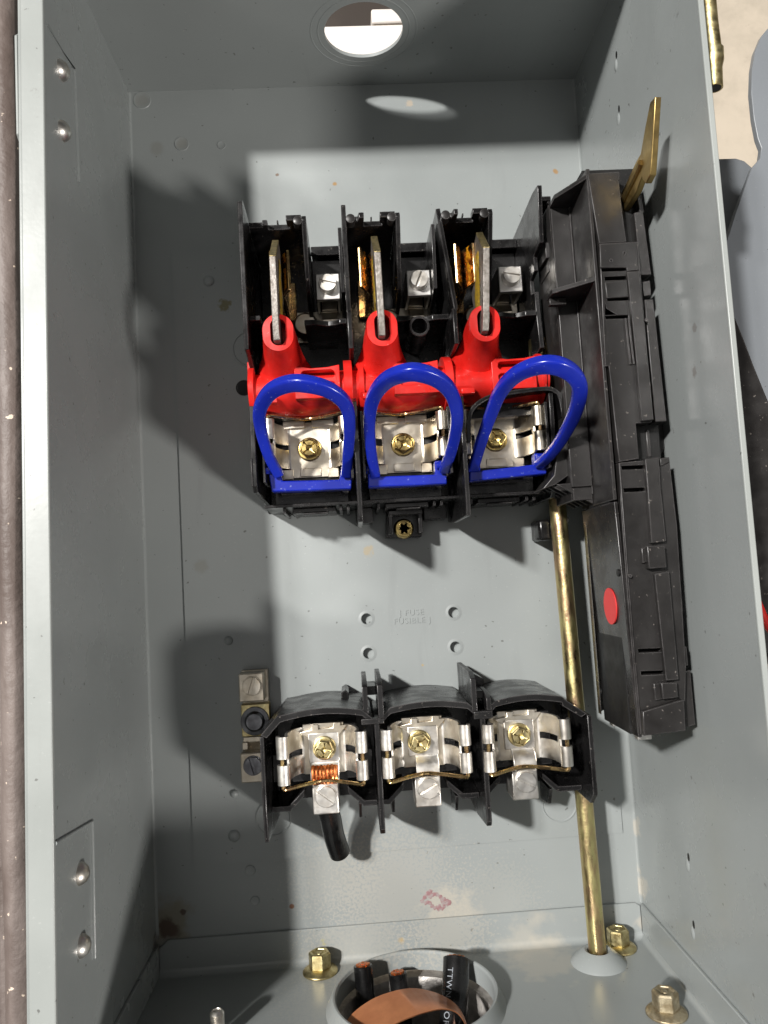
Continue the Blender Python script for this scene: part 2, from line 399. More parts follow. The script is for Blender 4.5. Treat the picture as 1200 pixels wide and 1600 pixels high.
# small hardware, each returned as geometry at a place with its axis along +z
def quadrants(g, x, y, r, gap, z0, z1, rot=0.0):
    for k in range(4):
        a0 = rot + k * math.pi / 2; pts = []
        for i in range(7):
            q = a0 + math.radians(8 + i * (74 / 6)); pts.append((x + r * math.cos(q), y + r * math.sin(q)))
        q = a0 + math.pi / 4
        pts.append((x + gap * 1.5 * math.cos(q + 0.7), y + gap * 1.5 * math.sin(q + 0.7)))
        pts.append((x + gap * 1.5 * math.cos(q - 0.7), y + gap * 1.5 * math.sin(q - 0.7)))
        g.prism(pts, 'z', z0, z1)
def hex_cross_screw(name, x, y, z, parent, r=4.7, rot=0.3, material=None):
    material = material or BRASS
    g = G().lathe([(r, z), (r, z + 0.7), (r - 0.5, z + 1.0), (r * 0.8, z + 1.0)], (x, y, 0), 'z', 28)
    g.lathe([(r * 0.84, z + 0.9), (r * 0.84, z + 4.2), (r * 0.76, z + 4.7), (r * 0.70, z + 4.7), (r * 0.66, z + 3.2), (0.0, z + 2.2)], (x, y, 0), 'z', 6, rot)
    o = obj(name, g, material, parent, 0.15)
    h = G(); quadrants(h, x, y, r * 0.62, r * 0.21, z + 2.3, z + 4.35, rot + 0.5)
    obj('cross_recess', h, material, o, 0.25)
    return o
def slotted_screw(name, x, y, z, parent, r=3.6, h=2.6, ang=0.5, material=None, ring=True, slot=0.55):
    material = material or TIN_BRIGHT
    g = G()
    if ring: g.lathe([(r * 1.12, z), (r * 1.12, z + 0.25), (r, z + 0.25)], (x, y, 0), 'z', 28)
    g.lathe([(r, z), (r, z + h - 0.9), (0, z + h - 0.9)], (x, y, 0), 'z', 28)
    o = obj(name, g, material, parent, 0.12)
    hf = G()
    for sgn in (0, math.pi):
        a = math.asin(slot / r)
        pts = [(x + r * math.cos(ang + sgn + a + (math.pi - 2 * a) * i / 12), y + r * math.sin(ang + sgn + a + (math.pi - 2 * a) * i / 12)) for i in range(13)]
        hf.prism(pts, 'z', z + h - 0.95, z + h)
    obj('screw_head', hf, material, o, 0.25)
    return o

# ================================================================== ENCLOSURE
XL, XR, YT, YB = -91.5, 117.7, 230.0, -162.3
def zl(y): return 104.9 - 0.024 * y
def zr(y): return 119.6 + 0.004 * y
box_ = thing('electrical_enclosure', 'open grey painted steel enclosure box that holds all the switch gear', 'enclosure', (13, 35, 0))
holes4 = [P(573, 967, 1.2), P(709, 957, 1.2), P(576, 1021, 1.2), P(712, 1011, 1.2)]
hc = [(p.x, p.y) for p in holes4]
obj('back_panel', G().prism([(XL, YB), (XR, YB), (XR, YT), (XL, YT)], 'z', -1.4, 0, [circle(x, y, 2.6, 20) for x, y in hc]), PAINT, box_, 0)
plate_holes = [circle(x, y, 2.35, 20) for x, y in hc]
plate = obj('mounting_plate', G().prism([(-74.5, -118.5), (111.5, -118.0), (111.5, 152.8), (-74.5, 152.8)], 'z', 0.004, 0.9, plate_holes), PAINT, box_, 0)
for x, y in hc:                                # dimpled rim of each hole and the blind cup behind it
    obj('hole_rim', G().lathe([(2.36, 0.85), (2.55, 1.12), (3.2, 1.0), (3.7, 0.905)], (x, y, 0), 'z', 24, 0, False), PAINT, plate, 0)
    obj('hole_cup', G().lathe([(2.7, -1.41), (2.7, -2.6), (0, -2.6)], (x, y, 0), 'z', 20, 0, False), PAINT_PLAIN, box_, 0)
text('stamped_lettering', 'J FUSE', 3.6, (P(643, 957.5, 0.95)), Matrix.Rotation(math.radians(0), 3, 'Z'), PAINT, plate, 0.20)
text('stamped_lettering', 'FUSIBLE J', 3.6, (P(644, 970, 0.95)), Matrix.Rotation(math.radians(0), 3, 'Z'), PAINT, plate, 0.20)
for px, py, r, dome in ((326, 439, 2.6, 1), (357, 1001, 2.0, 1), (366, 1240, 1.8, 1), (366, 1306, 2.6, 1)):
    q = P(px, py, 0.9)
    obj('plate_rivet', G().lathe([(r, 0.88), (r * 0.95, 1.2), (r * 0.7, 1.8), (r * 0.3, 2.1), (0, 2.15)], (q.x, q.y, 0), 'z', 20), PAINT_PLAIN, plate, 0)
for px, py, r in ((346, 227, 2.0), (391, 1360, 2.3), (399, 1407, 2.0), (284, 225, 3.4), (222, 157, 4.2), (880, 1290, 3)):
    q = P(px, py, 0)
    obj('weld_dimple', G().lathe([(r, 0.0), (r * 0.93, 0.35), (r * 0.78, 0.22), (0, 0.25)], (q.x, q.y, 0), 'z', 24), PAINT, box_, 0)
for px, py, r in ((392, 545, 8.4), (427, 1278, 7.6), (874, 1256, 7.8)):   # half hidden round knock outs
    q = P(px, py, 0.9)
    obj('knockout_disc', G().lathe([(r, 0.9), (r, 1.3), (r * 0.95, 1.35), (r * 0.90, 0.98), (0, 0.98)], (q.x, q.y, 0), 'z', 36), PAINT_PLAIN, plate, 0)
q = P(381, 606, 0.9)
obj('plate_hole', G().lathe([(3.6, 0.92), (3.3, 1.05), (2.9, 0.95), (2.9, 0.93), (0, 0.92)], (q.x, q.y, 0), 'z', 24, 0, False), BLACK_DEEP, plate, 0)
# walls
obj('left_wall', G().prism([(YB, -1.4), (YT + 1.5, -1.4), (YT + 1.5, zl(YT)), (YB, zl(YB))], 'x', XL - 1.5, XL), PAINT_WALL, box_, 0.2)
right = obj('right_wall', G().prism([(YB - 1.5, -1.4), (YT + 1.5, -1.4), (YT + 1.5, zr(YT)), (YB - 1.5, zr(YB))], 'x', XR, XR + 1.5), PAINT_WALL, box_, 0.3)
obj('wall_edge', G().prism([(YB - 1.5, zr(YB) - 0.3), (YT + 1.5, zr(YT) - 0.3), (YT + 1.5, zr(YT) + 0.9), (YB - 1.5, zr(YB) + 0.9)], 'x', XR - 0.15, XR + 1.75), PAINT_LIP, right, 0.35)
lip = G()
lip.add([(XL + 0.2, YB, zl(YB)), (XL + 0.2, YT, zl(YT)), (XL - 7.4, YT, zl(YT)), (XL - 7.6, YB, zl(YB)),
         (XL + 0.2, YB, zl(YB) + 1.4), (XL + 0.2, YT, zl(YT) + 1.4), (XL - 7.4, YT, zl(YT) + 1.4), (XL - 7.6, YB, zl(YB) + 1.4)],
        [(0, 1, 2, 3), (4, 7, 6, 5), (0, 4, 5, 1), (2, 6, 7, 3), (1, 5, 6, 2), (0, 3, 7, 4)])
obj('front_lip', lip, PAINT_LIP, box_, 0.45)
obj('lip_return', G().prism([(YB, zl(YB) - 8), (YT, zl(YT) - 8), (YT, zl(YT) + 0.7), (YB, zl(YB) + 0.7)], 'x', XL - 8.4, XL - 7.2), PAINT_LIP, box_, 0.3)
for a, b_ in ((47, 235), (1338, 1570)):
    p0, p1 = P(30, a, 98), P(50, b_, 98)
    pts = [(p1.y, 97), (p0.y, 97), (p0.y - 4, 101), (p1.y + 4, 101)]
    obj('hinge_leaf', G().prism(pts, 'x', XL - 9.6, XL - 8.6), PAINT_LIP, box_, 0.3)
HX, HZ, HR = 17.0, 35.9, 16.6
ty = [(XL - 1.5, -1.4), (XR + 1.5, -1.4), (XR + 1.5, 108), (XL - 1.5, 106)]
obj('top_wall', G().prism(ty, 'y', YT, YT + 1.5, [circle(HX, HZ, HR, 48)]), PAINT_PLAIN, box_, 0)
for r in (19.5, 22.5):
    obj('knockout_ring', G().lathe([(r - 0.35, YT + 0.02), (r - 0.2, YT - 0.12), (r + 0.2, YT - 0.12), (r + 0.35, YT + 0.02)], (HX, 0, HZ), 'y', 60, 0, False), PAINT_PLAIN, box_, 0)
# bottom end plate with its flanges and the raised round opening
BX, BZ, BR = 14.8, 38.0, 30.4
bot = obj('bottom_plate', G().prism([(XL, 0), (XR, 0), (XR, 100), (XL, 105)], 'y', YB - 1.5, YB, [circle(BX, BZ, BR, 64)]), PAINT_BOT, box_, 0)
obj('back_flange', G().prism([(XL + 1.2, YB + 0.01), (XR - 1.2, YB + 0.01), (XR - 1.2, -149.0), (XR - 3.5, -147.6), (XL + 5, -148.0), (XL + 1.2, -151)], 'z', 0.01, 1.3), PAINT_BOT, bot, 0.35)
obj('side_flange', G().prism([(YB + 0.01, 1.3), (-147.9, 1.3), (-147.9, 98), (YB + 0.01, 98)], 'x', XR - 1.3, XR - 0.01), PAINT_WALL, bot, 0.35)
obj('side_flange', G().prism([(YB + 0.01, 1.3), (-149.4, 1.3), (-149.4, 103), (YB + 0.01, 103)], 'x', XL + 0.01, XL + 1.3), PAINT_WALL, bot, 0.35)
for xx, sg_ in ((XL, 1), (XR, -1)):            # bent corners of the sheet
    arc = [(xx + sg_ * (1.1 - 1.1 * math.cos(t)), 1.1 - 1.1 * math.sin(t)) for t in [math.pi / 2 * i / 6 for i in range(7)]]
    obj('corner_bend', G().prism(arc + [(xx + sg_ * 0.02, 0.02)], 'y', -148, YT - 0.2), PAINT_WALL, box_, 0)
# rolled bends between flange and plate
for (a, b2, ax) in (((XL + 1.3, XR - 1.3), 0, 'x'),):
    arc = [(YB + 2.6 - 2.6 * math.cos(t), 1.3 + 2.6 - 2.6 * math.sin(t)) for t in [math.pi / 2 * i / 6 for i in range(7)]]
    obj('bend', G().prism(arc + [(YB + 0.02, 1.32)], 'x', a[0], a[1]), PAINT_BOT, bot, 0)
arc = [(XR - 1.3 - 2 + 2 * math.cos(t), YB + 2 - 2 * math.sin(t)) for t in [math.pi / 2 * i / 6 for i in range(7)]]
obj('bend', G().prism(arc + [(XR - 1.32, YB + 0.02)], 'z', 1.3, 98), PAINT_BOT, bot, 0)
collar = [(BR + 3.6, YB), (BR + 2.4, YB + 1.6), (BR + 1.4, YB + 4.6), (BR + 0.8, YB + 5.3), (BR + 0.1, YB + 5.2), (BR - 0.5, YB + 4.4), (BR - 0.5, YB - 2.2), (BR, YB - 2.4)]
obj('opening_collar', G().lathe(collar, (BX, 0, BZ), 'y', 72, 0, False), PAINT_BOT, bot, 0)
RX, RZ = 91.4, 18.3
obj('rod_boss', G().lathe([(11.3, YB - 0.1), (10.9, YB + 0.5), (6.2, YB + 4.6), (5.2, YB + 5.0), (4.3, YB + 4.6), (4.2, YB + 1)], (RX, 0, RZ), 'y', 40, 0, False), PAINT_PLAIN, bot, 0)
# left wall: embossed hinge pads with rivet domes; right wall: lanced dents
for pad, rivets in (((72, 37), (115, 108), (122, 285)), ((95, 110), (97, 205))), (((85, 1318), (143, 1283), (147, 1497)), ((125, 1365), (127, 1478))):
    pts = [Px(a, b_, XL) for a, b_ in pad]
    obj('pressed_ridge', G().tube([(XL + 0.1, p.y, p.z) for p in pts], 0.7, 10), PAINT_WALL, box_, 0)
    for a, b_ in rivets:
        p = Px(a, b_, XL)
        obj('wall_rivet', G().lathe([(3.6, XL - 0.1), (3.4, XL + 0.9), (2.4, XL + 2.2), (1.1, XL + 2.8), (0, XL + 2.9)], (0, p.y, p.z), 'x', 24), TIN_BRIGHT, box_, 0)
for a, b_, big in ((962, 98, 1), (966, 182, 1), (1074, 1347, 2), (1082, 1452, 2)):
    p = Px(a, b_, XR); k = 1.0 * big
    rings = []
    for t, h in ((1, 0.02), (0.85, 0.22), (0.55, 0.42), (0.1, 0.5)):
        rings.append([(XR - h, p.y - 1.2 + 2.4 * t * math.sin(2 * math.pi * i / 16), p.z + 1.7 * t * math.cos(2 * math.pi * i / 16)) for i in range(16)])
    obj('pressed_dent', G().loft(rings), PAINT_WALL, box_, 0)
    obj('dent_slot', G().add([(XR - 0.06, p.y + 2.3 + 1.5 * math.sin(t), p.z + 0.9 * math.cos(t) + 1.5) for t in [i * math.pi / 6 for i in range(12)]] +
                             [(XR + 0.05, p.y + 2.3 + 1.5 * math.sin(t), p.z + 0.9 * math.cos(t) + 1.5) for t in [i * math.pi / 6 for i in range(12)]],
                             [tuple(range(12)), tuple(12 + i for i in reversed(range(12)))] + [(i, (i + 1) % 12, 12 + (i + 1) % 12, 12 + i) for i in range(12)]), BLACK_DEEP, box_, 0)
# red crayon scribble on the back
scr = smooth_path([P(a, b_, .05) for a, b_ in ((658, 1411), (668, 1396), (674, 1392), (671, 1402), (680, 1397), (694, 1405), (703, 1410), (697, 1413), (690, 1405), (694, 1417), (684, 1421), (688, 1415), (679, 1419), (670, 1410), (663, 1412))], 5)
obj('red_mark', G().tube(scr, [0.3 + 0.7 * abs(math.sin(i * 1.7)) for i in range(len(scr))], 6, False, 0.08), MARKER, box_, 0)

# ================================================================== UPPER FUSED SWITCH BLOCK
POLE = [-15.0, 23.4, 61.8]
sw = thing('switch_block', 'black three pole fused switch block with red crossbar and blue fuse pullers', 'switch', (23, 80, 1))
DIV = [4.0, 44.6]
XW = [-11.8, 25.3, 62.3]
def divider_poly():
    return [(22, 1.2), (20.5, 20), (20.5, 56.5), (24, 57.5), (66, 57.5), (68, 54), (69, 34), (86, 34), (87, 56), (101, 56), (104, 50), (147, 50), (147, 1.2)]
body = G()
body.box(-34, 81, 31.0, 142, 1.2, 8)
for x in POLE: body.box(x - 15, x + 15, 31, 66, 8, 28.9)
body.box(-34.2, 80.2, 29.6, 30.9, 1.2, 33)
obj('base', body, BLACK, sw, 0.3)
obj('divider', G().prism(divider_poly(), 'x', DIV[0] - 0.9, DIV[0] + 0.9), BLACK, sw, 0.3)
obj('divider', G().prism([p for p in divider_poly() if p[0] < 103] + [(101.5, 1.2)], 'x', DIV[1] - 0.9, DIV[1] + 0.9), BLACK, sw, 0.3)
obj('flared_divider', G().sheet([(45.6, 101.8), (46.4, 104), (41.8, 145)], 1.8, 'z', 1.2, 48), BLACK, sw, 0.3)
obj('end_wall', G().prism([(146, 1.2), (145.5, 59), (143.5, 62), (87, 60.5), (86.5, 55), (80, 35), (72, 25), (72, 1.2)], 'x', -36.0, -34.2), BLACK, sw, 0.3)
obj('end_wall', G().prism([(30, 1.2), (33.5, 12), (34, 52), (36, 54), (67, 54), (67, 1.2)], 'x', -36.0, -34.2), BLACK, sw, 0.3)
obj('wall_notch', G().box(-36.4, -35.6, 36, 47, 40, 54.5), BLACK, sw, 0.3)
obj('end_wall', G().prism([(27, 1.2), (27, 40), (32, 47), (60, 49), (68, 49), (68, 34), (87, 34), (88, 42), (104, 40), (112, 40), (113, 34), (119, 34), (120, 42), (126, 42), (127, 53), (147, 56), (149, 56), (150, 48), (148, 1.2)], 'x', 80.4, 82.2), BLACK, sw, 0.3)
for i, x in enumerate(POLE):
    xl = (-34.1, DIV[0] + 1, 42.8)[i]; xr = (DIV[0] - 1, 41.0, 80.3)[i]; xw = XW[i]
    obj('arc_chute_wall', G().prism([(143.2, 1.2), (143.0, 50), (141, 51), (130, 46), (117, 39), (113.5, 34), (112, 8), (112, 1.2)], 'x', xw - 0.9, xw + 0.9), BLACK, sw, 0.25)
    # top of the chute: a wall with the square notch and its tabs
    a, b_ = xl, xw - 1.0
    nl, nr = a + (b_ - a) * 0.36, b_ - 6.0
    tw = [(a, 8), (b_, 8), (b_, 50.4), (nr, 50.4), (nr, 45), (nr + 1.2, 44), (nr + 1.2, 42.5), (nl, 42.5), (nl, 50.4), (a + 5, 50.4), (a + 4.4, 47), (a, 47)]
    if i == 0: tw = [(a, 8), (b_, 8), (b_, 50.4), (nr, 50.4), (nr, 45), (nr + 1.2, 44), (nr + 1.2, 42.5), (nl, 42.5), (nl, 47), (nl - 2, 47), (nl - 2, 45), (a, 45)]
    obj('arc_chute_top', G().prism(tw, 'y', 141.2, 143.4), BLACK, sw, 0.25)
    obj('notch_pin', G().box((nl + nr) / 2 - 0.3, (nl + nr) / 2 + 0.3, 143.5, 144.5, 38, 44), BLACK, sw, 0.1)
    obj('corner_peg', G().lathe([(1.8, 46), (1.8, 50.65), (1.65, 50.75), (0, 50.75)], (b_ - 1.4, 141.0, 0), 'z', 18), BLACK_HOUSING, sw, 0)
    if i: obj('corner_peg', G().lathe([(1.8, 46), (1.8, 50.65), (1.65, 50.75), (0, 50.75)], (a + 1.6, 141.0, 0), 'z', 18), BLACK_HOUSING, sw, 0)
    # lug bay beside the chute
    obj('bay_back', G().box(xw + 1.0, xr, 143.2, 145.4, 1.2, 15.0).box(xw + 1.0, xr, 141.2, 145.2, 15.05, 16.6), BLACK, sw, 0.3)
    obj('bay_floor', G().prism([(141, 9), (141, 11), (130, 9.2), (108, 9.2), (108, 8.2)], 'x', xw + 1, xr), BLACK, sw, 0.2)
    if i < 2: obj('bay_side', G().prism([(142, 8), (141.5, 42), (116, 38), (112, 8)], 'x', xr - 1.6, xr - 0.1), BLACK, sw, 0.2)
    # barrier in front of the crossbar, with its shallow arch
    c = (xw + xr) / 2
    xr2 = xr - 0.05 if i != 1 else 44.4
    bar = [(xw - 2.2, 8), (xr2, 8), (xr2, 41), (c + 4.5, 41), (c + 3, 39.6), (c, 38.6), (c - 3, 39.6), (c - 5, 41), (xw - 2.2, 41)]
    obj('barrier', G().prism(bar, 'y', 101.8, 104.0), BLACK, sw, 0.3)
    # wire lug
    lx = (-4.0, 34.1, 73.0)[i]; ly = 121.6
    lg = G().box(lx - 5.1, lx + 5.1, ly - 6.0, ly + 5.4, 28.6, 31.0)
    lg.box(lx - 5.1, lx - 3.7, ly - 6.0, ly + 5.4, 14, 28.55).box(lx + 3.7, lx + 5.1, ly - 6.0, ly + 5.4, 14, 28.55).box(lx - 3.65, lx + 3.65, ly + 4, ly + 5.4, 14, 28.55)
    lo = obj('wire_lug', lg, LUGMETAL, sw, 0.5)
    slotted_screw('lug_screw', lx, ly + 0.2, 31.0, lo, 3.6, 3.6, (-0.25, 1.15, -0.2)[i])
    st = G().box(lx - 15, lx + 7, 104.2, 118, 9.3, 10.4).box(lx - 3.4, lx + 3.4, 118.05, 127, 10.45, 12.4)
    st.sheet([(117, 10.3), (114.5, 15), (112, 16.5), (109, 15.5)], 0.9, 'x', lx - 3.2, lx + 3.2)
    obj('terminal_strip', st, TIN, sw, 0.2)
    sx = (-23.2, 15.7, 54.5)[i]
    # stationary jaw: two flared contact leaves with grease
    jx = (-22.6, 13.1, 51.6)[i]
    jaw = G()
    for s_ in (-1, 1):
        jaw.sheet([(jx + s_ * 1.0, 12), (jx + s_ * 1.0, 35), (jx + s_ * 0.7, 38.5), (jx + s_ * 1.7, 41.5), (jx + s_ * 3.8, 46.5)], 1.2, 'y', 114.5, 131)
    jaw.box(jx - 4.2, jx + 4.2, 114, 131, 9.3, 12)
    jo = obj('contact_jaw', jaw, WIREBRASS, sw, 0.3)
    for s_ in (-1, 1):
        gr = G(); rings = []
        for k in range(9):
            y = 116.2 + k * 1.8; w = 0.35 + 0.3 * random.random()
            ring = []
            for j in range(8):
                q = 2 * math.pi * j / 8; u = 0.5 + 0.42 * math.cos(q)
                px_ = jx + s_ * (1.5 + 2.0 * u) - s_ * (0.35 + w * math.sin(q)); pz_ = 40.4 + 5.2 * u
                ring.append((px_ + random.uniform(-.15, .15), y, pz_ + random.uniform(-.2, .2) + 0.15))
            rings.append(ring)
        gr.loft(rings); obj('contact_grease', gr, GREASE, jo, 0, 60)
    rg = G().lathe([(5.5, 12), (5.5, 17), (4.5, 19), (0, 19)], (jx + 8, 110, 0), 'z', 24)
    obj('contact_rivet', rg, TIN, sw, 0.3)
obj('end_hook', G().box(83.5, 88.5, 147.5, 149.5, 10, 46).box(86.9, 88.5, 137, 147.4, 10, 46), BLACK, sw, 0.4)
# hollow boss and side tab
obj('hollow_boss', G().lathe([(4.2, 20), (4.2, 44.6), (3.9, 45), (3.2, 45), (3.1, 30), (0, 30)], (31.8, 98.2, 0), 'z', 32), BLACK, sw, 0)
obj('side_tab', G().box(-34.2, -30, 99.5, 101.4, 8, 56), BLACK, sw, 0.25)
obj('side_tab', G().prism([(-30.2, 101.5), (-24.5, 92), (-24.5, 90.6), (-30.2, 99.6)], 'z', 18, 52), BLACK, sw, 0.2)
# black hood round the last pole
hood = P2([(733, 690), (735, 645), (760, 622), (800, 613), (852, 607), (868, 611), (876, 622), (884, 665), (893, 720)], 51)
hood2 = smooth_path([Vector((x, y, 0)) for x, y in hood], 4)
obj('pole_hood', G().sheet([(p.x, p.y) for p in hood2], 1.7, 'z', 9, 51), BLACK, sw, 0.25)
obj('pole_hood_roof', G().prism([(46, 66.5), (78, 67.5), (80, 64), (79, 61), (47, 60.5)], 'z', 39, 40.5), BLACK, sw, 0.2)
# lower rim details
for i, x in enumerate(POLE):
    obj('rim_tab', G().box(x - 8.5, x + 9.5, 27.6, 29.5, 4, 26).box(x - 4, x + 6, 26.8, 27.5, 18, 27), BLACK, sw, 0.3)
    for k in (-11.5, -8, 11.5, 14.5):
        obj('rim_rib', G().box(x + k - 0.6, x + k + 0.6, 27.4, 29.5, 2, 30 if abs(k) > 9 else 24), BLACK, sw, 0.2)
    obj('seat_lip', G().box(x - 12, x + 12, 34.5, 35.7, 28.9, 35).box(x + 6, x + 8.4, 36, 39, 28.9, 33), BLACK, sw, 0.2)
    for e in (-16.9, 16.9): obj('trough_wall', G().sheet([(x + e, 50), (x + e, 36), (x + e * 0.86, 29.5)], 1.0, 'y', 38, 64), BLACK, sw, 0.2)
    obj('trough_end', G().prism([(x - 15, 29), (x + 15, 29), (x + 15, 40), (x + 8, 37.5), (x, 36), (x - 8, 37.5), (x - 15, 40)], 'y', 65.2, 66.4), BLACK, sw, 0.2)
tx = [P(605, 785, 13), P(662, 785, 13), P(660, 838, 13), P(603, 840, 13)]
tab = G().prism([(p.x, p.y) for p in tx], 'z', 1.2, 8.5)
tab.box(16.2, 18.0, 17.2, 27, 8.55, 17).box(29, 30.8, 17.2, 27, 8.55, 17).box(16.2, 30.8, 25.2, 27, 8.6, 20)
obj('mounting_tab', tab, BLACK, sw, 0.3)
star = []
for k in range(24):
    q = 2 * math.pi * k / 24; star.append((23.1 + (2.0 + 0.55 * math.cos(6 * q)) * math.cos(q), 19.8 + (2.0 + 0.55 * math.cos(6 * q)) * math.sin(q)))
g = G().lathe([(4.4, 8.5), (4.4, 9.2), (3.9, 11.2), (3.6, 11.6), (2.7, 11.7), (2.6, 11.2)], (23.1, 19.8, 0), 'z', 30, 0, False)
g.prism(circle(23.1, 19.8, 2.75, 24), 'z', 10.2, 11.6, [star]).lathe([(2.7, 10.1), (0, 10.1)], (23.1, 19.8, 0), 'z', 20)
obj('mounting_screw', g, BRASS, sw, 0.15)
for a, b_ in ((2.5, 10), (32, 42)):
    obj('rim_block', G().box(a, b_, 23, 29.5, 1.2, 12), BLACK, sw, 0.3)

# red crossbar with three blade towers
def bar_profile(ry, rz, cy=75.5, cz=35.0, n=18):
    return [(cy + ry * math.cos(q), cz + rz * math.sin(q)) for q in [2 * math.pi * i / n for i in range(n)]]
cross = obj('crossbar', G().prism(bar_profile(9.0, 14.5, 74.5), 'x', -34.8, 81.5), RED, sw, 0)
for x0, x1, ry, rz in ((-36.6, -34.4, 11.8, 16.0), (0.6, 3.9, 12.0, 17.0), (6.3, 8.4, 11.4, 15.6), (40.2, 43.4, 11.6, 16.0), (78.8, 80.2, 11.2, 15.4)):
    obj('crossbar_flange', G().prism(bar_profile(ry, rz, n=40), 'x', x0, x1), RED, cross, 0.3)
obj('crossbar_peg', G().box(-37.0, -35.0, 80, 86.5, 36, 46), RED, cross, 0.3)
for x in POLE:
    obj('crossbar_skirt', G().box(x - 16.5, x + 15.5, 66.4, 68.6, 20, 41.0), RED, cross, 0.4)
    obj('crossbar_skirt_tab', G().box(x - 5, x + 8, 65.6, 66.35, 22, 36), RED, cross, 0.3)
    slots = [[(x + 5.6 + a, cy_ + c) for a, c in stadium(6.6, 1.5, 20)] for cy_ in (79.0, 74.4)]
    obj('crossbar_face', G().prism([(x - 3.5, 69.6), (x + 14.0, 69.6), (x + 14.0, 82.4), (x + 9.5, 81.6), (x + 3, 81.4), (x - 3.5, 82.6)], 'z', 46.5, 50.9, slots), RED, cross, 0.25)
    obj('crossbar_step', G().box(x - 15.8, x - 10.5, 68.7, 71.0, 40, 50.4), RED, cross, 0.3)

# towers and blades
for i, sx in enumerate((-23.2, 15.7, 54.6)):
    rings = []
    for z, hx, hy, cy_ in ((36, 13, 12, 79), (41, 10.6, 11.3, 81), (45, 8.5, 10.4, 84), (49, 7.2, 9.4, 87.2), (53, 6.7, 8.5, 89.9), (57, 6.1, 7.6, 91.6), (61.5, 5.9, 7.2, 92.4), (62.2, 5.7, 7.0, 92.4), (62.3, 2.9, 5.2, 92.6), (53.0, 2.8, 5.1, 92.6)):
        rings.append([(sx + 0.2 + a, cy_ + c, z) for a, c in stadium(hx, hy, 40)])
    tw = obj('blade_tower', G().loft(rings), RED, cross, 0, 50)
    ang = 0.0
    bl = G().prism([(87.9, 52), (88.4, 65.5), (92, 67.0), (120.0, 66.5), (133.5, 49.5), (131, 42), (112, 38), (97.4, 50)], 'x', sx - 1.4, sx + 1.1)
    lean = (0.0, 0.0, 0.075)[i]
    def leaned(g_): g_.v = [(x + lean * (y - 92), y, z) for x, y, z in g_.v]; return g_
    leaned(bl)
    bo = obj('blade', bl, BLADE, cross, 0.3)
    tp = G().prism([(120.1, 66.75), (133.9, 49.4), (133.3, 48.6), (119.7, 65.6)], 'x', sx - 1.45, sx + 1.15)
    obj('blade_tip', leaned(tp), BLADETIP, bo, 0.25)
    gs = G(); rings = []
    side = -1 if i else 1
    for k in range(12):
        y = 98 + k * 2.3; zc, hz = 55.5 - 0.25 * k, 6.0 - 0.35 * abs(k - 4)
        ring = []
        for j in range(10):
            q = 2 * math.pi * j / 10
            ring.append((sx + (-1.4 if side < 0 else 1.1) + side * 0.55 * (0.5 + 0.5 * math.cos(q)) * random.uniform(.4, 1.2), y + random.uniform(-.3, .3), zc + hz * math.sin(q) + random.uniform(-.4, .4)))
        rings.append(ring)
    gs.loft(rings)
    obj('blade_grease', leaned(gs), GREASE2, bo, 0, 60)

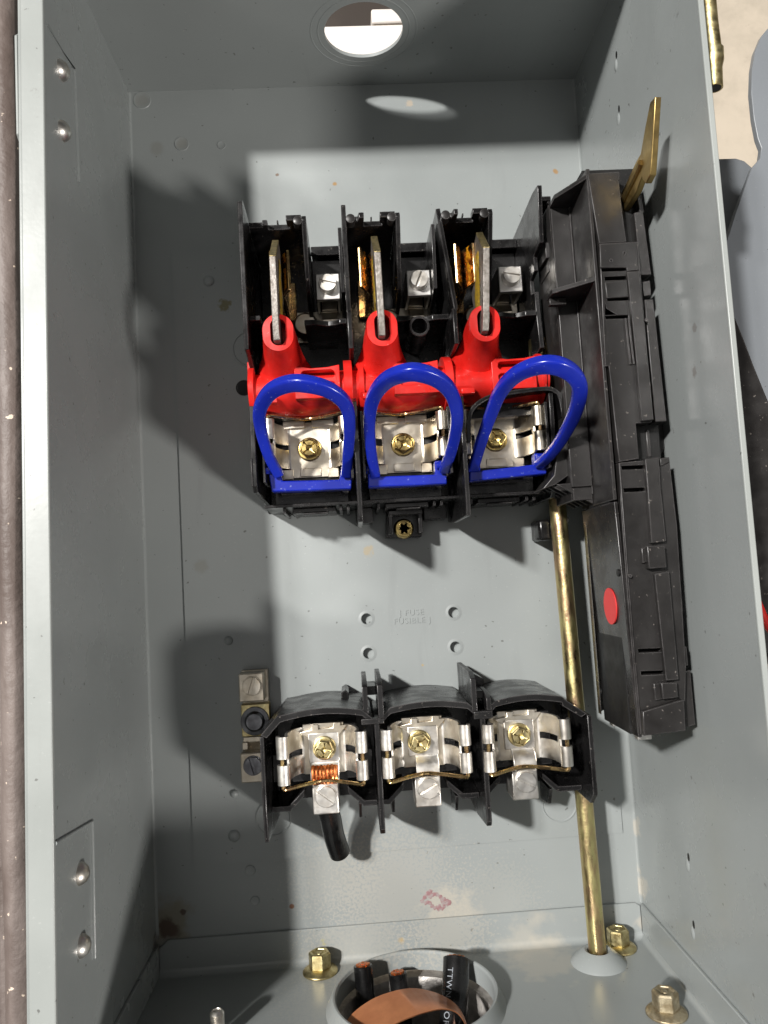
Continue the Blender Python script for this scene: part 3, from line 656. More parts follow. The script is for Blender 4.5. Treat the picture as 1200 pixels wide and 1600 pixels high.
# fuse clips: built once per pole, facing up in the switch block and down in the fuse block
def fuse_clip(parent, xc, y0, s, z0, wire_mat, upper=True):
    """y0 is the screw, s the direction of the wire end"""
    def Y(a, b_): return (y0 + s * a, y0 + s * b_) if s > 0 else (y0 + s * b_, y0 + s * a)
    base = G()
    if upper: base.box(xc - 8.2, xc + 8.2, *Y(-12.0, 11.0), z0, z0 + 1.1)
    else: base.box(xc - 8.2, xc + 8.2, *Y(-9.5, 10.0), z0, z0 + 1.1)
    if upper:
        base.box(xc - 4.3, xc + 4.3, *Y(-11.6, -8.2), z0 + 1.15, z0 + 1.6)
        base.box(xc - 11.5, xc - 7, *Y(-12.4, -8.4), z0 + 1.15, z0 + 1.7).box(xc + 7, xc + 11.5, *Y(-12.4, -8.4), z0 + 1.15, z0 + 1.7)
        base.box(xc - 10.5, xc - 1.4, *Y(8.4, 11.6), z0 + 1.15, z0 + 2.4).box(xc + 1.4, xc + 10.5, *Y(8.4, 11.6), z0 + 1.15, z0 + 2.4)
    clip = obj('fuse_clip', base, TIN, parent, 0.3)
    for e in (-1, 1):
        prof = [(e * a, z0 + h) for a, h in ((7.2, 0.6), (8.6, 0.8), (10.2, 1.8), (11.8, 4.2), (13.0, 7.6), (13.6, 11.0), (13.5, 14.0), (12.9, 16.4))]
        roll = [(e * (14.75 - 1.9 * math.cos(t)), z0 + 16.6 + 1.7 * math.sin(t)) for t in [math.radians(q) for q in range(-10, 225, 26)]]
        low = [(e * a, z0 + h) for a, h in ((7.0, 0.55), (8.0, 0.65), (8.7, 0.85))]
        lf = G()
        lf.sheet([(xc + a, c) for a, c in low], 0.95, 'y', *Y(-8.2, 9.6))
        split0, split1 = -0.4 + random.uniform(-.5, .3), 2.0 + random.uniform(-.3, .4); j0 = random.uniform(-.5, .5)
        sh = [(xc + a, c) for a, c in prof[1:] + roll[1:]]
        lf.sheet(sh, 0.95, 'y', *Y(-8.2 + j0, split0)); lf.sheet([(a + e * 0.25 * j0, c) for a, c in sh], 0.95, 'y', *Y(split1, 9.6 + j0 * .6))
        # the narrow neck beside the slot
        lf.sheet([(xc + a, c) for a, c in prof[5:8]], 0.9, 'y', *Y(split0, split1))
        obj('clip_leaf', lf, TIN_BRIGHT if e < 0 or not upper else TIN, clip, 0.12, 50)
    wy = y0 + s * 11.0; zt = z0 + 17.2
    path = [(xc - 15.0, y0 - s * 7.6, zt + 0.4), (xc - 15.0, y0 + s * 8.4, zt + 0.4), (xc - 14.8, wy - s * 0.4, zt + 0.4), (xc - 13.5, wy, zt - 0.4), (xc - 8, wy, zt - 4.8), (xc - 2.6, wy, zt - 8.6), (xc, wy, zt - 9.2), (xc + 2.6, wy, zt - 8.6),
            (xc + 8, wy, zt - 4.8), (xc + 13.5, wy, zt - 0.4), (xc + 14.8, wy - s * 0.4, zt + 0.4), (xc + 15.0, y0 + s * 8.4, zt + 0.4), (xc + 15.0, y0 - s * 7.6, zt + 0.4)]
    obj('spring_wire', G().tube(smooth_path(path, 5), 0.72, 10), wire_mat, clip, 0)
    return clip
for i, x in enumerate(POLE):
    c = fuse_clip(sw, x, 53.6, 1, 29.0, WIREBRASS)
    hex_cross_screw('clip_screw', x, 53.2, 30.2, c, 4.9, (0.2, 0.5, 0.0)[i], BRASS)

# blue fuse pullers: a square foot and a tilted ring
def puller(i, ring_px, zz, foot_px, r):
    pts = [P(a, b_, z) for (a, b_), z in zip(ring_px, zz)]
    path = smooth_path(pts, 6)
    n = len(path); rad = [r * (0.63 + 0.31 * math.sin(math.pi * k / (n - 1)) ** 3) for k in range(n)]
    o = obj('fuse_puller', G().tube(path, rad, 24, False, 0.72, (0, -0.81, 0.58), 0.45), BLUE, sw, 0, 50)
    f = [P(a, b_, 43) for a, b_ in foot_px]
    outer = [(p.x, p.y) for p in f[:4]]; g = G()
    # U-shaped foot: bottom bar and two posts
    (x0, ya), (x1, yb), (x2, yc), (x3, yd) = outer
    bw = 4.0; pw = 4.4
    g.prism([(x0, ya), (x1, yb), (x2, yc), (x2 - pw, yc), (x1 - pw, yb + bw), (x0 + pw, ya + bw), (x3 + pw, yd), (x3, yd)], 'z', 38.5, 44.5)
    obj('puller_foot', g, BLUE, o, 0.5)
    for xx, yy in ((x3 + 1.6, yd - 2), (x2 - 1.6, yc - 2)):
        obj('puller_hinge', G().lathe([(1.6, xx - 2.4), (1.6, xx + 2.4)], (0, yy, 45.5), 'x', 14), BLUE, o, 0.4)
    return o
puller(0, [(436, 742), (420, 712), (408, 672), (406, 640), (422, 613), (450, 600), (480, 600), (515, 610), (540, 632), (546, 665), (544, 705), (541, 742)],
       [46, 52, 60, 68, 76, 81, 83, 81, 76, 68, 57, 46], [(425, 769), (549, 765), (551, 728), (418, 728)], 3.2)
puller(1, [(586, 742), (580, 705), (577, 660), (583, 622), (602, 596), (628, 584), (654, 582), (686, 594), (707, 618), (714, 655), (706, 700), (694, 735)],
       [46, 55, 65, 75, 84, 90, 92, 89, 83, 74, 60, 46], [(575, 762), (698, 757), (696, 720), (574, 728)], 3.25)
puller(2, [(740, 730), (752, 690), (766, 650), (782, 612), (806, 586), (838, 572), (868, 571), (893, 583), (905, 604), (900, 640), (880, 682), (858, 712), (842, 726)],
       [46, 56, 67, 78, 87, 93, 95, 92, 87, 77, 64, 54, 46], [(733, 753), (853, 741), (851, 708), (732, 725)], 3.3)

# ================================================================== SWITCH MECHANISM (tall black housing on the right)
mech = thing('switch_mechanism', 'tall black moulded mechanism housing against the right wall, red dot on its side', 'mechanism housing', (102, 40, 30))
ZF = 80.0
obj('housing_shell', G().box(92.6, 113.0, 20, 145, 50, 73.5).prism([(22, 44), (22, 73.5), (-60, 73.5), (-60, 46)], 'x', 93.2, 113.4).box(96, 113, 22.2, 144.5, 30, 49.9), BLACK_DEEP, mech, 0.3)
# side walls, upper and lower
obj('side_wall', G().box(92.2, 93.6, 21.6, 142.5, 56, 79.2), BLACK_HOUSING, mech, 0.3)
lowside = G()
lowside.add([(92.2, 21, 42), (92.2, 21, 79.4), (93.9, -60, 79.4), (93.9, -60, 44), (93.6, 21, 42), (93.6, 21, 79.4), (95.3, -60, 79.4), (95.3, -60, 44)],
            [(0, 1, 2, 3), (4, 7, 6, 5), (0, 4, 5, 1), (2, 6, 7, 3), (1, 5, 6, 2), (0, 3, 7, 4)])
lw = obj('lower_side_wall', lowside, BLACK_SIDE, mech, 0.3)
obj('side_curl', G().prism([(92.3, 42.2), (92.3, 46), (93.2, 41.5), (95.5, 37.8), (99, 36), (99, 35.2), (95, 36.6)], 'y', -58, 21), BLACK_SIDE, mech, 0.0, 60)
q = Px(955, 947, 93.0)
obj('red_dot', G().lathe([(6.6, q.x - 0.55), (6.6, q.x - 0.1)], (0, q.y, q.z), 'x', 40), REDDOT, lw, 0)
for a, b_ in ((967, 895), (888, 813), (939, 1080)):
    q = Px(a, b_, 92.8 if b_ > 850 else 92.2)
    obj('side_hole', G().lathe([(1.3, q.x - 0.5), (1.3, q.x), (0, q.x)], (0, q.y, q.z), 'x', 16), BLACK_DEEP, lw, 0)
# shelf along the side with two triangular ribs
shelf = obj('side_shelf', G().box(84.6, 92.1, 24.0, 141, 55.4, 57.2).box(84.6, 86.2, 24, 141, 33, 55.3), BLACK_HOUSING, mech, 0.3)
obj('shelf_bead', G().box(91.6, 92.15, 26, 138.5, 57.25, 58.2), BLACK_HOUSING, mech, 0.2)
obj('shelf_pad', G().box(84.0, 92.0, 29, 55, 57.25, 58.4), BLACK_HOUSING, mech, 0.3)
obj('side_rib', G().prism([(92.4, 79.4), (92.4, 57.4), (84.2, 57.4), (84.2, 64.5)], 'y', 138.8, 140.6), BLACK_HOUSING, mech, 0.25)
obj('side_rib', G().prism([(92.4, 79.0), (92.4, 58.4), (79.5, 60), (79.5, 68)], 'y', 100.6, 102.4), BLACK_HOUSING, mech, 0.25)
obj('rib_foot', G().box(79.6, 86, 98.0, 100.5, 60.5, 63.5), BLACK_HOUSING, mech, 0.25)
for a, b_, c, d in ((855, 868, 355, 371), (853, 864, 378, 403), (858, 868, 408, 424), (861, 868, 429, 446), (857, 864, 320, 334), (868, 873, 474, 500)):
    p0, p1 = P(a, d, 50), P(b_, c, 50)
    obj('side_peg', G().box(p0.x, p1.x, p0.y, p1.y, 36, 50), BLACK_HOUSING, mech, 0.3)
# louvred comb at the foot of the shelf
tri = P2([(869, 757), (926, 752), (926, 787)], 56.5)
obj('comb_top', G().prism(tri, 'z', 55.6, 57.0), BLACK_HOUSING, mech, 0.2)
for z in (50.5, 45, 39.5, 34):
    obj('comb_fin', G().prism([(x, y) for x, y in tri], 'z', z - 1.1, z), BLACK_HOUSING, mech, 0.2)
t2 = [(tri[0][0] + 2.5, tri[0][1] + 0.2), (tri[1][0] - 0.5, tri[1][1]), (tri[2][0] - 0.4, tri[2][1] + 3)]
obj('comb_core', G().prism(t2, 'z', 33, 55.5), BLACK_DEEP, mech, 0)
obj('comb_shoulder', G().prism(P2([(872, 690), (884, 690), (890, 742), (869, 757), (848, 764), (866, 742)], 52), 'z', 36, 52), BLACK_HOUSING, mech, 0.3)
# front face: panels with real slots
fp = lambda pts: P2(pts, ZF)
front_a = fp([(918, 271), (968, 268), (969, 281), (967, 281), (973, 334), (979, 378), (936, 380)])
obj('front_panel', G().prism(front_a, 'z', 72, ZF), BLACK_HOUSING, mech, 0.35)
def slot(x0, x1, y0, y1, sk=2): return fp([(x0, y1), (x1, y1 - 1.5), (x1 - 1, y0 - 1.5), (x0 - 1, y0)])
front_b = fp([(936, 381), (996, 378), (1010, 535), (1018, 660), (993, 662), (998, 717), (967, 722), (964, 700), (951, 572), (945, 573), (938, 430)])
obj('front_panel', G().prism(front_b, 'z', 72, ZF + 0.4, [slot(940, 979, 420, 425), slot(945, 980, 433, 439), slot(949, 983, 466, 471), slot(946, 982, 494, 499)]), BLACK_HOUSING, mech, 0.2)
front_c = fp([(967, 723), (1046, 716), (1058, 820), (1072, 1040), (1070, 1142), (1001, 1148), (996, 1120), (980, 930), (970, 790)])
obj('front_panel', G().prism(front_c, 'z', 72, ZF, [slot(972, 1008, 728, 734), slot(975, 1009, 763, 769), slot(998, 1036, 1014, 1020), slot(1002, 1041, 1049, 1055)]), BLACK_HOUSING, mech, 0.2)
def raised(name, pts, z0, z1, bev=0.3):
    return obj(name, G().prism(P2(pts, z1), 'z', z0, z1), BLACK_HOUSING, mech, bev)
raised('cover_rib', [(980, 424), (999, 423), (1014, 570), (1022, 656), (1003, 658), (992, 540)], 80.45, 82.2)
raised('cover_groove', [(976, 497), (979, 497), (987, 568), (984, 569)], 80.45, 81.4, 0.1)
raised('cover_groove', [(981, 497), (984, 497), (992, 568), (989, 569)], 80.45, 81.4, 0.1)
raised('corner_block', [(937, 381), (995, 378), (998, 422), (980, 424), (979, 418), (938, 418)], 80.45, 81.2)
raised('latch_tongue', [(945, 441), (980, 438), (983, 464), (948, 466)], 80.45, 81.3)
raised('right_rail', [(991, 332), (1005, 330), (1018, 429), (1000, 430), (998, 400)], 66, 78)
obj('handle_slot_wall', G().prism(P2([(984, 266), (992, 266), (1008, 332), (1012, 372), (998, 372), (976, 300)], 66), 'z', 46, 66), BLACK_HOUSING, mech, 0.3)
obj('handle_slot_wall', G().prism(P2([(988, 266), (996, 262), (1008, 330), (1001, 334)], 78), 'z', 66, 77.6), BLACK_HOUSING, mech, 0.3)
raised('right_clip', [(1003, 440), (1016, 438), (1018, 461), (1006, 463)], 68, 77)
raised('right_rail', [(1007, 468), (1021, 467), (1042, 658), (1024, 659)], 66, 79.4)
raised('window_bar', [(1009, 672), (1015, 671), (1019, 714), (1012, 714)], 66, 74)
obj('window_shade', G().prism(P2([(992, 662), (1044, 660), (1050, 682), (1030, 714), (999, 716)], 66), 'z', 40, 66), BLACK_DEEP, mech, 0)
raised('right_clip', [(1031, 716), (1046, 714), (1046, 722), (1032, 729)], 70, 80.6)
raised('right_clip', [(1032, 735), (1046, 732), (1047, 756), (1034, 758)], 70, 79)
raised('cover_rib', [(1008, 717), (1030, 714), (1033, 760), (1041, 846), (1018, 849), (1012, 770)], 80.05, 82.2)
raised('latch_tab', [(1002, 856), (1012, 854), (1013, 878), (1004, 880)], 80.05, 81.4)
raised('latch_tab', [(1011, 853), (1039, 852), (1042, 887), (1014, 889)], 80.05, 83.2)
raised('cover_rib', [(1023, 896), (1046, 892), (1061, 1062), (1041, 1064), (1034, 1000)], 80.05, 82.2)
raised('latch_tab', [(1021, 1068), (1034, 1067), (1036, 1093), (1024, 1095)], 80.05, 81.2)
raised('latch_tab', [(1033, 1067), (1058, 1066), (1060, 1090), (1036, 1093)], 80.05, 83.0)
raised('corner_block', [(1004, 1112), (1056, 1096), (1069, 1093), (1072, 1142), (1006, 1150)], 80.05, 82.6)
raised('right_rail', [(1034, 764), (1051, 762), (1060, 860), (1068, 956), (1063, 958), (1068, 1006), (1057, 1008)], 68, 79.4)
raised('right_clip', [(1058, 1012), (1073, 1010), (1076, 1040), (1061, 1043)], 70, 79.2)
raised('right_rail', [(1062, 1050), (1079, 1047), (1087, 1133), (1071, 1137)], 64, 77.0)
obj('front_edge_bead', G().prism(fp([(966, 724), (969, 723), (984, 930), (1003, 1146), (1000, 1147)]), 'z', 79.5, 80.5), BLACK_HOUSING, mech, 0.2)
obj('foot_pin', G().box(95, 99.5, -62, -60.2, 46, 50).box(96, 101, -62.4, -60.2, 70, 73), LUGMETAL, mech, 0.3)
q = P(956, 407, 81.2)
for a, b_ in ((955, 407), (976, 395), (1010, 500), (985, 900), (1010, 1125)):
    q = P(a, b_, 81.3); obj('ejector_mark', G().lathe([(0.65, 80), (0.65, 81.35), (0.4, 81.38), (0.35, 81.2), (0, 81.2)], (q.x, q.y, 0), 'z', 12), BLACK_HOUSING, mech, 0)
# gold lever
def lever_pts(pts): return [tuple(Px(a, b_, 108.4)[1:]) for a, b_ in pts]
hd = lever_pts([(1030, 151), (1027, 200), (1024, 250), (1022, 274), (1015, 287), (1011, 282), (1009, 276), (1000, 300), (974, 340), (960, 340), (972, 312), (1000, 252), (1007, 240), (1014, 200), (1022, 160)])
lever = obj('lever', G().prism(hd, 'x', 107.0, 109.2), LEVER, mech, 0.3)
g = G().tube([tuple(Px(a, b_, 106.9)) for a, b_ in ((1002, 254), (999, 262), (975, 312))], 1.3, 10)
obj('lever_rib', g, LEVER, lever, 0)

# ================================================================== OPERATING ROD
rod = thing('operating_rod', 'round yellow zinc plated rod running down to a cone in the bottom plate', 'rod', (RX, YB, RZ))
top = (88.4, 66, 18.6)
obj('shaft', G().tube([(RX + 0.1, YB - 4, RZ), (90.2, -60, 18.4), top], 3.55, 24), ROD, rod, 0)
obj('shaft_end', G().tube([(84, 96, 26), (84.4, 70, 26), (85, 60, 26)], 4.2, 20), ROD, rod, 0)
obj('guide_block', G().box(80.8, 86.2, 11, 20, 1.0, 16), BLACK, rod, 1.2)

# ================================================================== LOWER FUSE BLOCK
fb = thing('fuse_block', 'black three pole fuse block with open clips below the stamped lettering', 'fuse block', (23, -75, 1))
FPOLE = [-15.2, 24.0, 62.4]
fbody = G()
fbody.box(-36, 87, -92, -58, 1.2, 7)
for x in FPOLE: fbody.box(x - 13, x + 13, -79, -58, 7, 30.8)
obj('base', fbody, BLACK, fb, 0.3)
def top_wall(x0, x1, cl, cr):
    pts = []
    n = 14
    outer = [(x0, -57.5 if cl else -53.5)]
    if cl: outer += [(x0 + 6.5, -50.6)]
    for i in range(1, n):
        t = i / n; outer.append((x0 + (7 if cl else 1) + (x1 - x0 - (7 if cl else 1) - (7 if cr else 1)) * t, -50.8 + 2.0 * math.sin(math.pi * t)))
    if cr: outer += [(x1 - 8, -51.6)]
    outer += [(x1, -57.5 if cr else -53.5)]
    inner = [(x, y - 2.3) for x, y in outer]
    if cl: inner[0] = (x0 + 2.2, -58.6); inner[1] = (x0 + 7.5, -53.2)
    if cr: inner[-1] = (x1 - 2.2, -58.6); inner[-2] = (x1 - 9, -54.0)
    return outer + inner[::-1]
for x0, x1, cl, cr in ((-38.2, 4.0, 1, 0), (7.8, 44.4, 0, 0), (48.6, 86.8, 0, 1)):
    obj('top_wall', G().prism(top_wall(x0, x1, cl, cr), 'z', 1.2, 45), BLACK, fb, 0.3)
def fdiv(y0): return [(y0, 1.2), (-98.5, 1.2), (-99.5, 20), (-97, 44), (-95, 45.5), (y0 - 1, 45.5), (y0, 44)]
obj('end_wall', G().prism([(-57.6, 1.2), (-100, 1.2), (-97.5, 43), (-84, 45.3), (-58, 45.3)], 'x', -38.6, -37.0), BLACK, fb, 0.3)
obj('end_wall', G().prism([(-57.6, 1.2), (-93, 1.2), (-92.5, 40), (-88, 45.3), (-58, 45.3)], 'x', 86.9, 88.6), BLACK, fb, 0.3)
obj('divider', G().prism(fdiv(-54.0), 'x', 4.9, 6.9), BLACK, fb, 0.3)
obj('divider', G().prism(fdiv(-54.0), 'x', 45.4, 47.4), BLACK, fb, 0.3)
# fins that lock the poles together
for x0, x1, ya, z1 in ((1.0, 3.0, -40.0, 44), (6.7, 8.7, -39.2, 48)):
    obj('lock_fin', G().prism([(-53.6, 12), (ya, 12), (ya, z1 - 4), (ya - 2, z1), (-53.6, z1)], 'x', x0, x1), BLACK, fb, 0.3)
obj('lock_web', G().prism([(1.0, 44), (-0.0, 46.5), (8.7, 46.5), (8.7, 44)], 'y', -55.8, -53.7), BLACK, fb, 0.25)
obj('lock_web', G().box(3.05, 6.65, -48, -44.5, 10, 26), BLACK, fb, 0.2)
for x0, x1, ya, z1 in ((42.6, 44.6, -39.2, 46), (48.2, 50.0, -47, 46)):
    obj('lock_fin', G().prism([(-53.6, 8), (ya, 8), (ya, z1 - 6), (ya - 2, z1), (-53.6, z1)], 'x', x0, x1), BLACK, fb, 0.3)
obj('lock_web', G().prism([(44.7, 10), (48.1, 10), (48.1, 40), (44.7, 40)], 'y', -50, -47), BLACK, fb, 0.3)
obj('lock_web', G().box(43.0, 50.2, -56.6, -53.7, 43, 46.4), BLACK, fb, 0.25)
obj('lock_tooth', G().prism(P2([(533, 1082), (540, 1078), (545, 1083), (545, 1095), (534, 1097)], 20), 'z', 2, 20), BLACK, fb, 0.3)
obj('lock_tooth', G().prism(P2([(733, 1062), (744, 1056), (760, 1064), (760, 1075), (748, 1076)], 30), 'z', 8, 24), BLACK, fb, 0.3)
for i, x in enumerate(FPOLE):
    wx0 = (-37, 7, 47.5)[i]; wx1 = (4.8, 45.3, 86.8)[i]
    # lower rim, notched round the lug
    for a, b_, e in ((wx0 + 0.05, x - 8.5, -1), (x + 8.5, wx1 - 0.05, 1)):
        if e < 0: pts = [(a, -88), (a, -90), (b_ - 6, -90.2), (b_, -84.5), (b_, -82), (b_ - 6.5, -88)]
        else: pts = [(b_, -88), (b_, -90), (a + 6, -90.2), (a, -84.5), (a, -82), (a + 6.5, -88)]
        obj('lower_rim', G().prism(pts, 'z', 7, 31), BLACK, fb, 0.3)
        obj('pole_block', G().box(min(a, b_) + (1 if e > 0 else 0.2), max(a, b_) - 1, -81, -70, 7, 22), BLACK, fb, 0.3)
    obj('rim_foot', G().prism([(-90.3, 8), (-90.3, 26), (-97, 22), (-99, 8)], 'x', x + 12.4, x + 13.6), BLACK, fb, 0.2)
    if i: obj('rim_foot', G().prism([(-90.3, 8), (-90.3, 26), (-96, 22), (-98, 8)], 'x', x - 13.4, x - 12.2), BLACK, fb, 0.2)
    c = fuse_clip(fb, x, -66.2, -1, 31.0, WIREBRASS, False)
    # notched wing plate at the top of the clip
    wing = [(x - 9.5, -59.6), (x - 4.5, -58.8), (x - 4.5, -57.0), (x - 1.8, -57.0), (x - 1.8, -58.8), (x + 4, -58.4), (x + 4, -56.6), (x + 7.0, -56.6), (x + 7.0, -57.8), (x + 9.5, -57.8), (x + 6.2, -61.6), (x - 6.5, -61.6)]
    obj('wing_plate', G().prism(wing, 'z', 32.3, 33.6), TIN, c, 0.2)
    obj('strap', G().box(x - 6.0, x + 6.0, -71.6, -60.2, 32.2, 33.7).sheet([(-71.4, 33.0), (-72.6, 33.4), (-73.8, 34.8), (-76.0, 36.0), (-78.4, 36.2)], 1.4, 'x', x - 5.6 + (2 if i else 0), x + 5.6), TIN_BRIGHT, c, 0.3)
    hex_cross_screw('clip_screw', x + (0.2, -1.6, -0.2)[i], -66.0, 33.75, c, 4.6, (0.9, 0.2, 0.7)[i], BRASS_BOLT)
    lx, ly = (-15.3, 24.4, 62.6)[i], -84.0
    lo = obj('wire_lug', G().box(lx - 5.1, lx + 5.1, ly - 6.3, ly + 5.2, 35.2, 37.6).box(lx - 5.1, lx - 3.7, ly - 6.3, ly + 5.2, 24, 35.15).box(lx + 3.7, lx + 5.1, ly - 6.3, ly + 5.2, 24, 35.15).box(lx - 3.65, lx + 3.65, ly - 6.3, ly + 5.2, 24, 25.4), TIN_BRIGHT, fb, 0.5)
    slotted_screw('lug_screw', lx + 0.2, ly + (0.6, 1.0, 0.8)[i], 37.6, lo, 3.9, 1.6, (-0.65, 0.45, -0.5)[i], TIN_BRIGHT, True, 0.42)

# ================================================================== CUT WIRE IN THE FIRST LUG
wire = thing('cut_wire', 'short black insulated wire with bare copper strands under the left lug screw', 'wire', (-13, -95, 26))
path = smooth_path([(-15.2, -84, 30.3), (-15.0, -90, 28.5), (-14.2, -97, 24.5), tuple(P(522, 1306, 19.5)), tuple(P(531, 1333, 15))], 6)
obj('insulation', G().tube(path, 4.3, 22), CABLE, wire, 0.3)
strand = G()
sg = []
for k in range(7):
    x = -15.2 + (k - 3) * 1.45 + random.uniform(-.15, .15); jz = random.uniform(-.35, .35)
    sg = [(x, -72.6 + jz, 35.6), (x + jz * .5, -74.0 + jz, 36.8 + jz * .6 + 0.6 * math.cos((k - 3) * .5)), (x, -77.6, 37.0 + 0.6 * math.cos((k - 3) * .5)), (x, -79.5, 34.0)]
    obj('copper_strand', G().tube(smooth_path(sg, 4), 0.85, 8), COPPERWIRE, wire, 0)
e = path[-1]; d = (path[-1] - path[-2]).normalized(); cg = G()
u = d.cross(Vector((1, 0, 0))).normalized(); w = d.cross(u)
for rr, nn in ((0, 1), (1.25, 6), (2.4, 10)):
    for k in range(nn):
        c = e + u * rr * math.cos(6.283 * k / nn) + w * rr * math.sin(6.283 * k / nn); cg.tube([c - d * 0.8, c + d * 0.15], 0.6, 7)
obj('cut_end', cg, COPPERWIRE, wire, 0)['kind'] = 'stuff'

# ================================================================== GROUND BAR
gb = thing('ground_bar', 'small tarnished ground bar with two slotted lug screws left of the fuse block', 'ground bar', (-45, -60, 1))
obj('bar', G().box(-50.6, -39.2, -82.5, -37.4, 1.2, 4.0), DULL, gb, 0.3)
for (x0, x1, y0, y1, sx, sy, an) in ((-50.6, -40.2, -49.6, -37.8, -45.0, -43.0, 1.25), (-51.2, -40.6, -82.8, -70.6, -46.0, -75.8, -1.3)):
    lo = obj('lug', G().box(x0, x1, y0, y1, 4.05, 12.5), DULL, gb, 0.5)
    slotted_screw('lug_screw', sx, sy, 12.5, lo, 3.7, 1.7, an, DARKMETAL if sy < -60 else DULL, True, 0.6)
obj('centre_plate', G().box(-50.6, -38.6, -64.6, -51.2, 4.05, 9.0), BRASS_BOLT, gb, 0.3)
g = G().lathe([(6.0, 9.0), (6.0, 9.8), (4.2, 10.2), (3.6, 11.4), (3.4, 11.8), (0, 11.9)], (-44.9, -58.2, 0), 'z', 32)
obj('centre_screw', g, DARKMETAL, gb, 0.15)
obj('bridge', G().sheet([(-64.7, 8.6), (-66.5, 8.9), (-68.3, 7.0), (-70.4, 6.0)], 1.4, 'x', -50.2, -39.4).box(-50.4, -48.0, -69.6, -66.4, 6, 11), DULL, gb, 0.3)

# ================================================================== BOLTS AND STUD ON THE BOTTOM PLATE
def hex_bolt(label, x, z, rot, dust=False):
    o = thing('hex_bolt', label, 'bolt', (x, YB, z), 'hex flange bolts on the bottom plate')
    g = G().lathe([(7.3, YB + 0.05), (7.3, YB + 0.7), (6.6, YB + 1.3), (4.8, YB + 2.2), (4.2, YB + 2.2)], (x, 0, z), 'y', 36)
    obj('flange', g, BRASS_BOLT if not dust else BROWN_BOLT, o, 0.15)
    g = G().lathe([(4.75, YB + 2.1), (4.75, YB + 7.4), (4.1, YB + 8.2), (3.3, YB + 8.2), (3.0, YB + 7.5), (1.4, YB + 7.2), (1.2, YB + 7.9), (0, YB + 7.9)], (x, 0, z), 'y', 6, rot)
    obj('hex_head', g, BRASS_BOLT if not dust else BROWN_BOLT, o, 0.3)
    return o
hex_bolt('yellow plated hex bolt left of the round cable opening', -22.6, 8.2, 0.2)
hex_bolt('yellow plated hex bolt tucked behind the foot of the rod', 103.3, 8.6, 0.5)
hex_bolt('dusty brown hex bolt nearest the viewer in the bottom right corner', 103.6, 57.5, 0.35, True)
st = thing('threaded_stud', 'small threaded metal screw tip standing on the bottom plate at lower left', 'screw', (-60, YB, 40))
prof = []
q = Py(339, 1583, -152.5)
for k in range(14):
    yy = YB + 0.1 + k * 0.72; prof += [(2.1, yy), (2.6, yy + 0.36)]
prof += [(2.0, YB + 10.6), (1.5, YB + 10.9), (1.3, YB + 10.5), (0, YB + 10.5)]
obj('thread', G().lathe(prof, (q.x, 0, q.z), 'y', 20), TIN_BRIGHT, st, 0, 60)

# ================================================================== CONDUIT HUB, CABLES, COPPER STRAP
hub = thing('conduit_hub', 'rough grey cast conduit hub seen down inside the round bottom opening', 'conduit hub', (BX, YB - 20, BZ))
obj('hub_body', G().lathe([(BR + 4, YB - 4.5), (BR - 1.5, YB - 4.5), (BR - 2.2, YB - 6), (BR - 2.4, YB - 34), (0, YB - 36)], (BX, 0, BZ), 'y', 64, 0, False), CASTING, hub, 0)
def cable(label, top_px, z, bot, r, name='cable', bare=True):
    tp = P(*top_px, z)
    o = thing(name, label, 'cable', (bot[0], bot[1], bot[2]), 'cut cables in the conduit opening')
    pth = smooth_path([tuple(tp), tuple(tp.lerp(Vector(bot), 0.4) + Vector((0.6, 0, 0.4))), bot], 6)
    jk = obj('jacket', G().tube(pth, r, 20), CABLE, o, 0.3)
    d = (pth[0] - pth[1]).normalized()
    sg = G()
    if bare:
        u = d.cross(Vector((1, 0, 0))).normalized(); w = d.cross(u)
        for rr, nn in ((0, 1), (r * 0.3, 6), (r * 0.58, 11)):
            for k in range(nn):
                q = 2 * math.pi * k / nn; c = pth[0] + u * rr * math.cos(q) + w * rr * math.sin(q)
                sg.tube([c - d * 1.0, c + d * (0.45 + 0.25 * random.random())], r * 0.17, 7)
        obj('copper_strands', sg, COPPERWIRE, o, 0)['kind'] = 'stuff'
    return o, jk, pth
cable('leftmost black cut cable rising out of the bottom conduit opening', (567, 1508), 20, (-5.0, -195, 26), 3.8)
cable('shorter middle black cable with its copper end showing', (621, 1520), 17, (10.0, -196, 22), 3.7)
o3, jk3, pth3 = cable('right hand black cable in the opening with white printed letters', (713, 1497), 22, (24.5, -186, 44), 5.3)
# printed letters down the third cable
ax = (pth3[-1] - pth3[0]).normalized()
view = (Vector((0, 0, DIST)) - pth3[0]).normalized()
nrm = (view - ax * view.dot(ax)); nrm.normalize()
side = ax.cross(nrm).normalized()
nrm = (nrm * 0.92 - side * -0.38 if side.x > 0 else nrm * 0.92 + side * 0.38).normalized()
if nrm.dot(view) < 0: nrm = -nrm
yv = nrm.cross(ax).normalized()
Rm = Matrix((ax, yv, nrm)).transposed()
for body_, t in (('TTWN', 9.5), ('OR', 21.5), ('SA', 30.0)):
    text('print', body_, 3.2, pth3[0] + ax * t + nrm * 5.42, Rm, WHITE, o3, 0.02)
strap = thing('copper_strap', 'curved bright copper strap arching over the cut cables in the opening', 'strap', (15, YB, 50))
A = [P(528, 1622, 52), P(545, 1590, 48), P(570, 1568, 45), P(600, 1553, 43), P(640, 1544, 42), P(675, 1549, 43), P(705, 1563, 45), P(722, 1582, 48), P(734, 1612, 52)]
B = [P(560, 1655, 66), P(585, 1625, 62), P(607, 1606, 60), P(633, 1592, 58), P(662, 1582, 57), P(690, 1576, 56), P(711, 1580, 56), P(724, 1594, 57), P(736, 1624, 60)]
A = smooth_path(A, 4); B = smooth_path(B, 4)
vs = []; fs = []
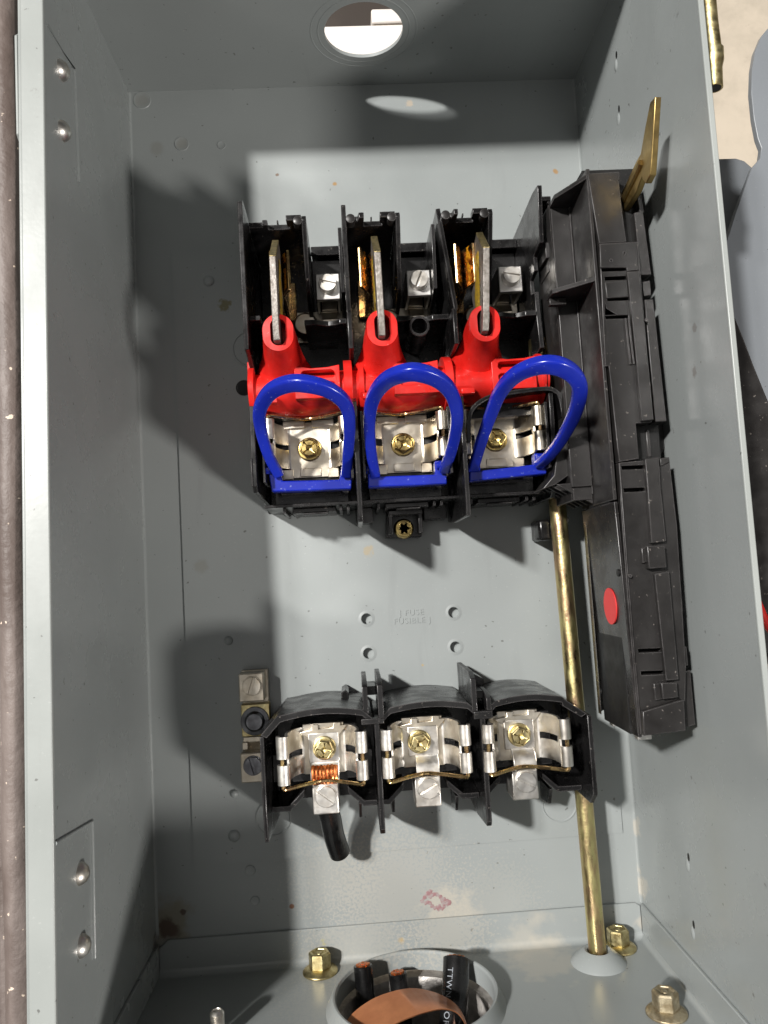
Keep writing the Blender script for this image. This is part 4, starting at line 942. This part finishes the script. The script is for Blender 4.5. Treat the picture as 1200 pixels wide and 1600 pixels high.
for a, b_ in zip(A, B):
    nn = Vector((0, 0.6, -0.8)) * 0.9
    vs += [a, b_, b_ + Vector((0, -0.7, -0.5)), a + Vector((0, -0.7, -0.5))]
for i in range(len(A) - 1):
    for j in range(4): fs.append((i * 4 + j, i * 4 + (j + 1) % 4, (i + 1) * 4 + (j + 1) % 4, (i + 1) * 4 + j))
obj('band', G().add(vs, fs + [(0, 1, 2, 3), tuple(len(vs) - 4 + j for j in (3, 2, 1, 0))]), COPPER, strap, 0, 60)

# ================================================================== ROUND THE BOX
door = thing('door_edge', 'brown speckled door edge with foam gasket hanging left of the box', 'door', (-115, 30, 90))
gp = [(-105.6 + 0.25 * math.sin(k * .7) , -230 + k * 10.0, 98 + 0.2 * math.sin(k * 1.3)) for k in range(55)]
obj('gasket', G().tube(gp, 4.6, 16), GASKET, door, 0)
obj('door_panel', G().box(-190, -101.5, -230, 320, 86, 88).box(-112.2, -110.4, -230, 320, 88.05, 97), GASKET, door, 0.3)
tube_ = [P(1103, -40, 114), P(1109, 30, 114), P(1114, 70, 114), P(1115, 86, 114), P(1117, 138, 114)]
tp = smooth_path([tuple(p) for p in tube_], 5)
hb = thing('tube_handle', 'yellow plated bent tube end outside the right wall at the top', 'handle', tuple(tp[-1]))
obj('tube', G().tube(tp, [2.5 + (0.6 if 13 <= k <= 16 else 0) for k in range(len(tp))], 18), BRASS_BOLT, hb, 0)
d = (tp[-1] - tp[-2]).normalized()
obj('tube_bore', G().tube([tp[-1] - d * 2, tp[-1] + d * 0.06], 2.0, 16), BLACK_DEEP, hb, 0)
fl = obj('floor', G().box(-1200, 1400, -1000, 1400, -302, -300), CONCRETE, None, 0); fl['kind'] = 'structure'
pn = P2([(1230, 20), (1205, 38), (1190, 56), (1180, 80), (1175, 110), (1174, 145), (1178, 185), (1184, 216), (1190, 232), (1188, 247), (1175, 262), (1150, 330), (1128, 400), (1128, 1034), (1300, 1024), (1300, 20)], 40)
o = obj('curved_sheet', G().prism(pn, 'z', 37, 40), PAINT_PANEL, None, 0.3); tag(o, 'blue grey painted metal panel with curved edge beyond the right wall', 'panel')
pn = P2([(1085, 249), (1150, 247), (1163, 251), (1185, 270), (1150, 460), (1085, 460)], 24)
o = obj('metal_bracket', G().prism(pn, 'z', 20, 24), PAINT_PANEL, None, 0.5); tag(o, 'darker grey metal plate wedged between the panel and right wall', 'plate')
pn = P2([(1128, 460), (1146, 488), (1163, 530), (1178, 570), (1215, 660), (1260, 700), (1260, 1080), (1205, 1035), (1188, 1000), (1172, 900), (1150, 700)], 62)
o = obj('black_blade', G().prism(pn, 'z', 56, 62), BLACK_HOUSING, None, 0.8); tag(o, 'scuffed black tapering plastic guard outside the right wall', 'guard')
o = obj('red_cord', G().tube(smooth_path([P(1176, 925, 66), P(1186, 950, 66), P(1196, 972, 66), P(1212, 992, 66)], 5), 1.7, 12), RED, None, 0); tag(o, 'thin red cord below the black guard at the right edge', 'cord')
o = obj('white_board', G().box(-150, 122, 233, 262, -6, -3), BOARD, None, 0.4); tag(o, 'pale board edge seen through the round hole in the top', 'board')
q0, q1 = P(581, 36, -40), P(640, 12, -40)
o = obj('pale_block', G().box(q0.x, q1.x, q0.y, q1.y, -61, -40), BOARD, None, 1); o.rotation_euler = (0, 0, math.radians(0)); tag(o, 'blurred pale block beyond the board through the top hole', 'block')
o = obj('shade_toned_bench', G().box(-200, 125, 268, 520, -80, -62), BENCH, None, 0.5); tag(o, 'brown surface, darkened for shade, behind the pale board through the hole', 'bench')
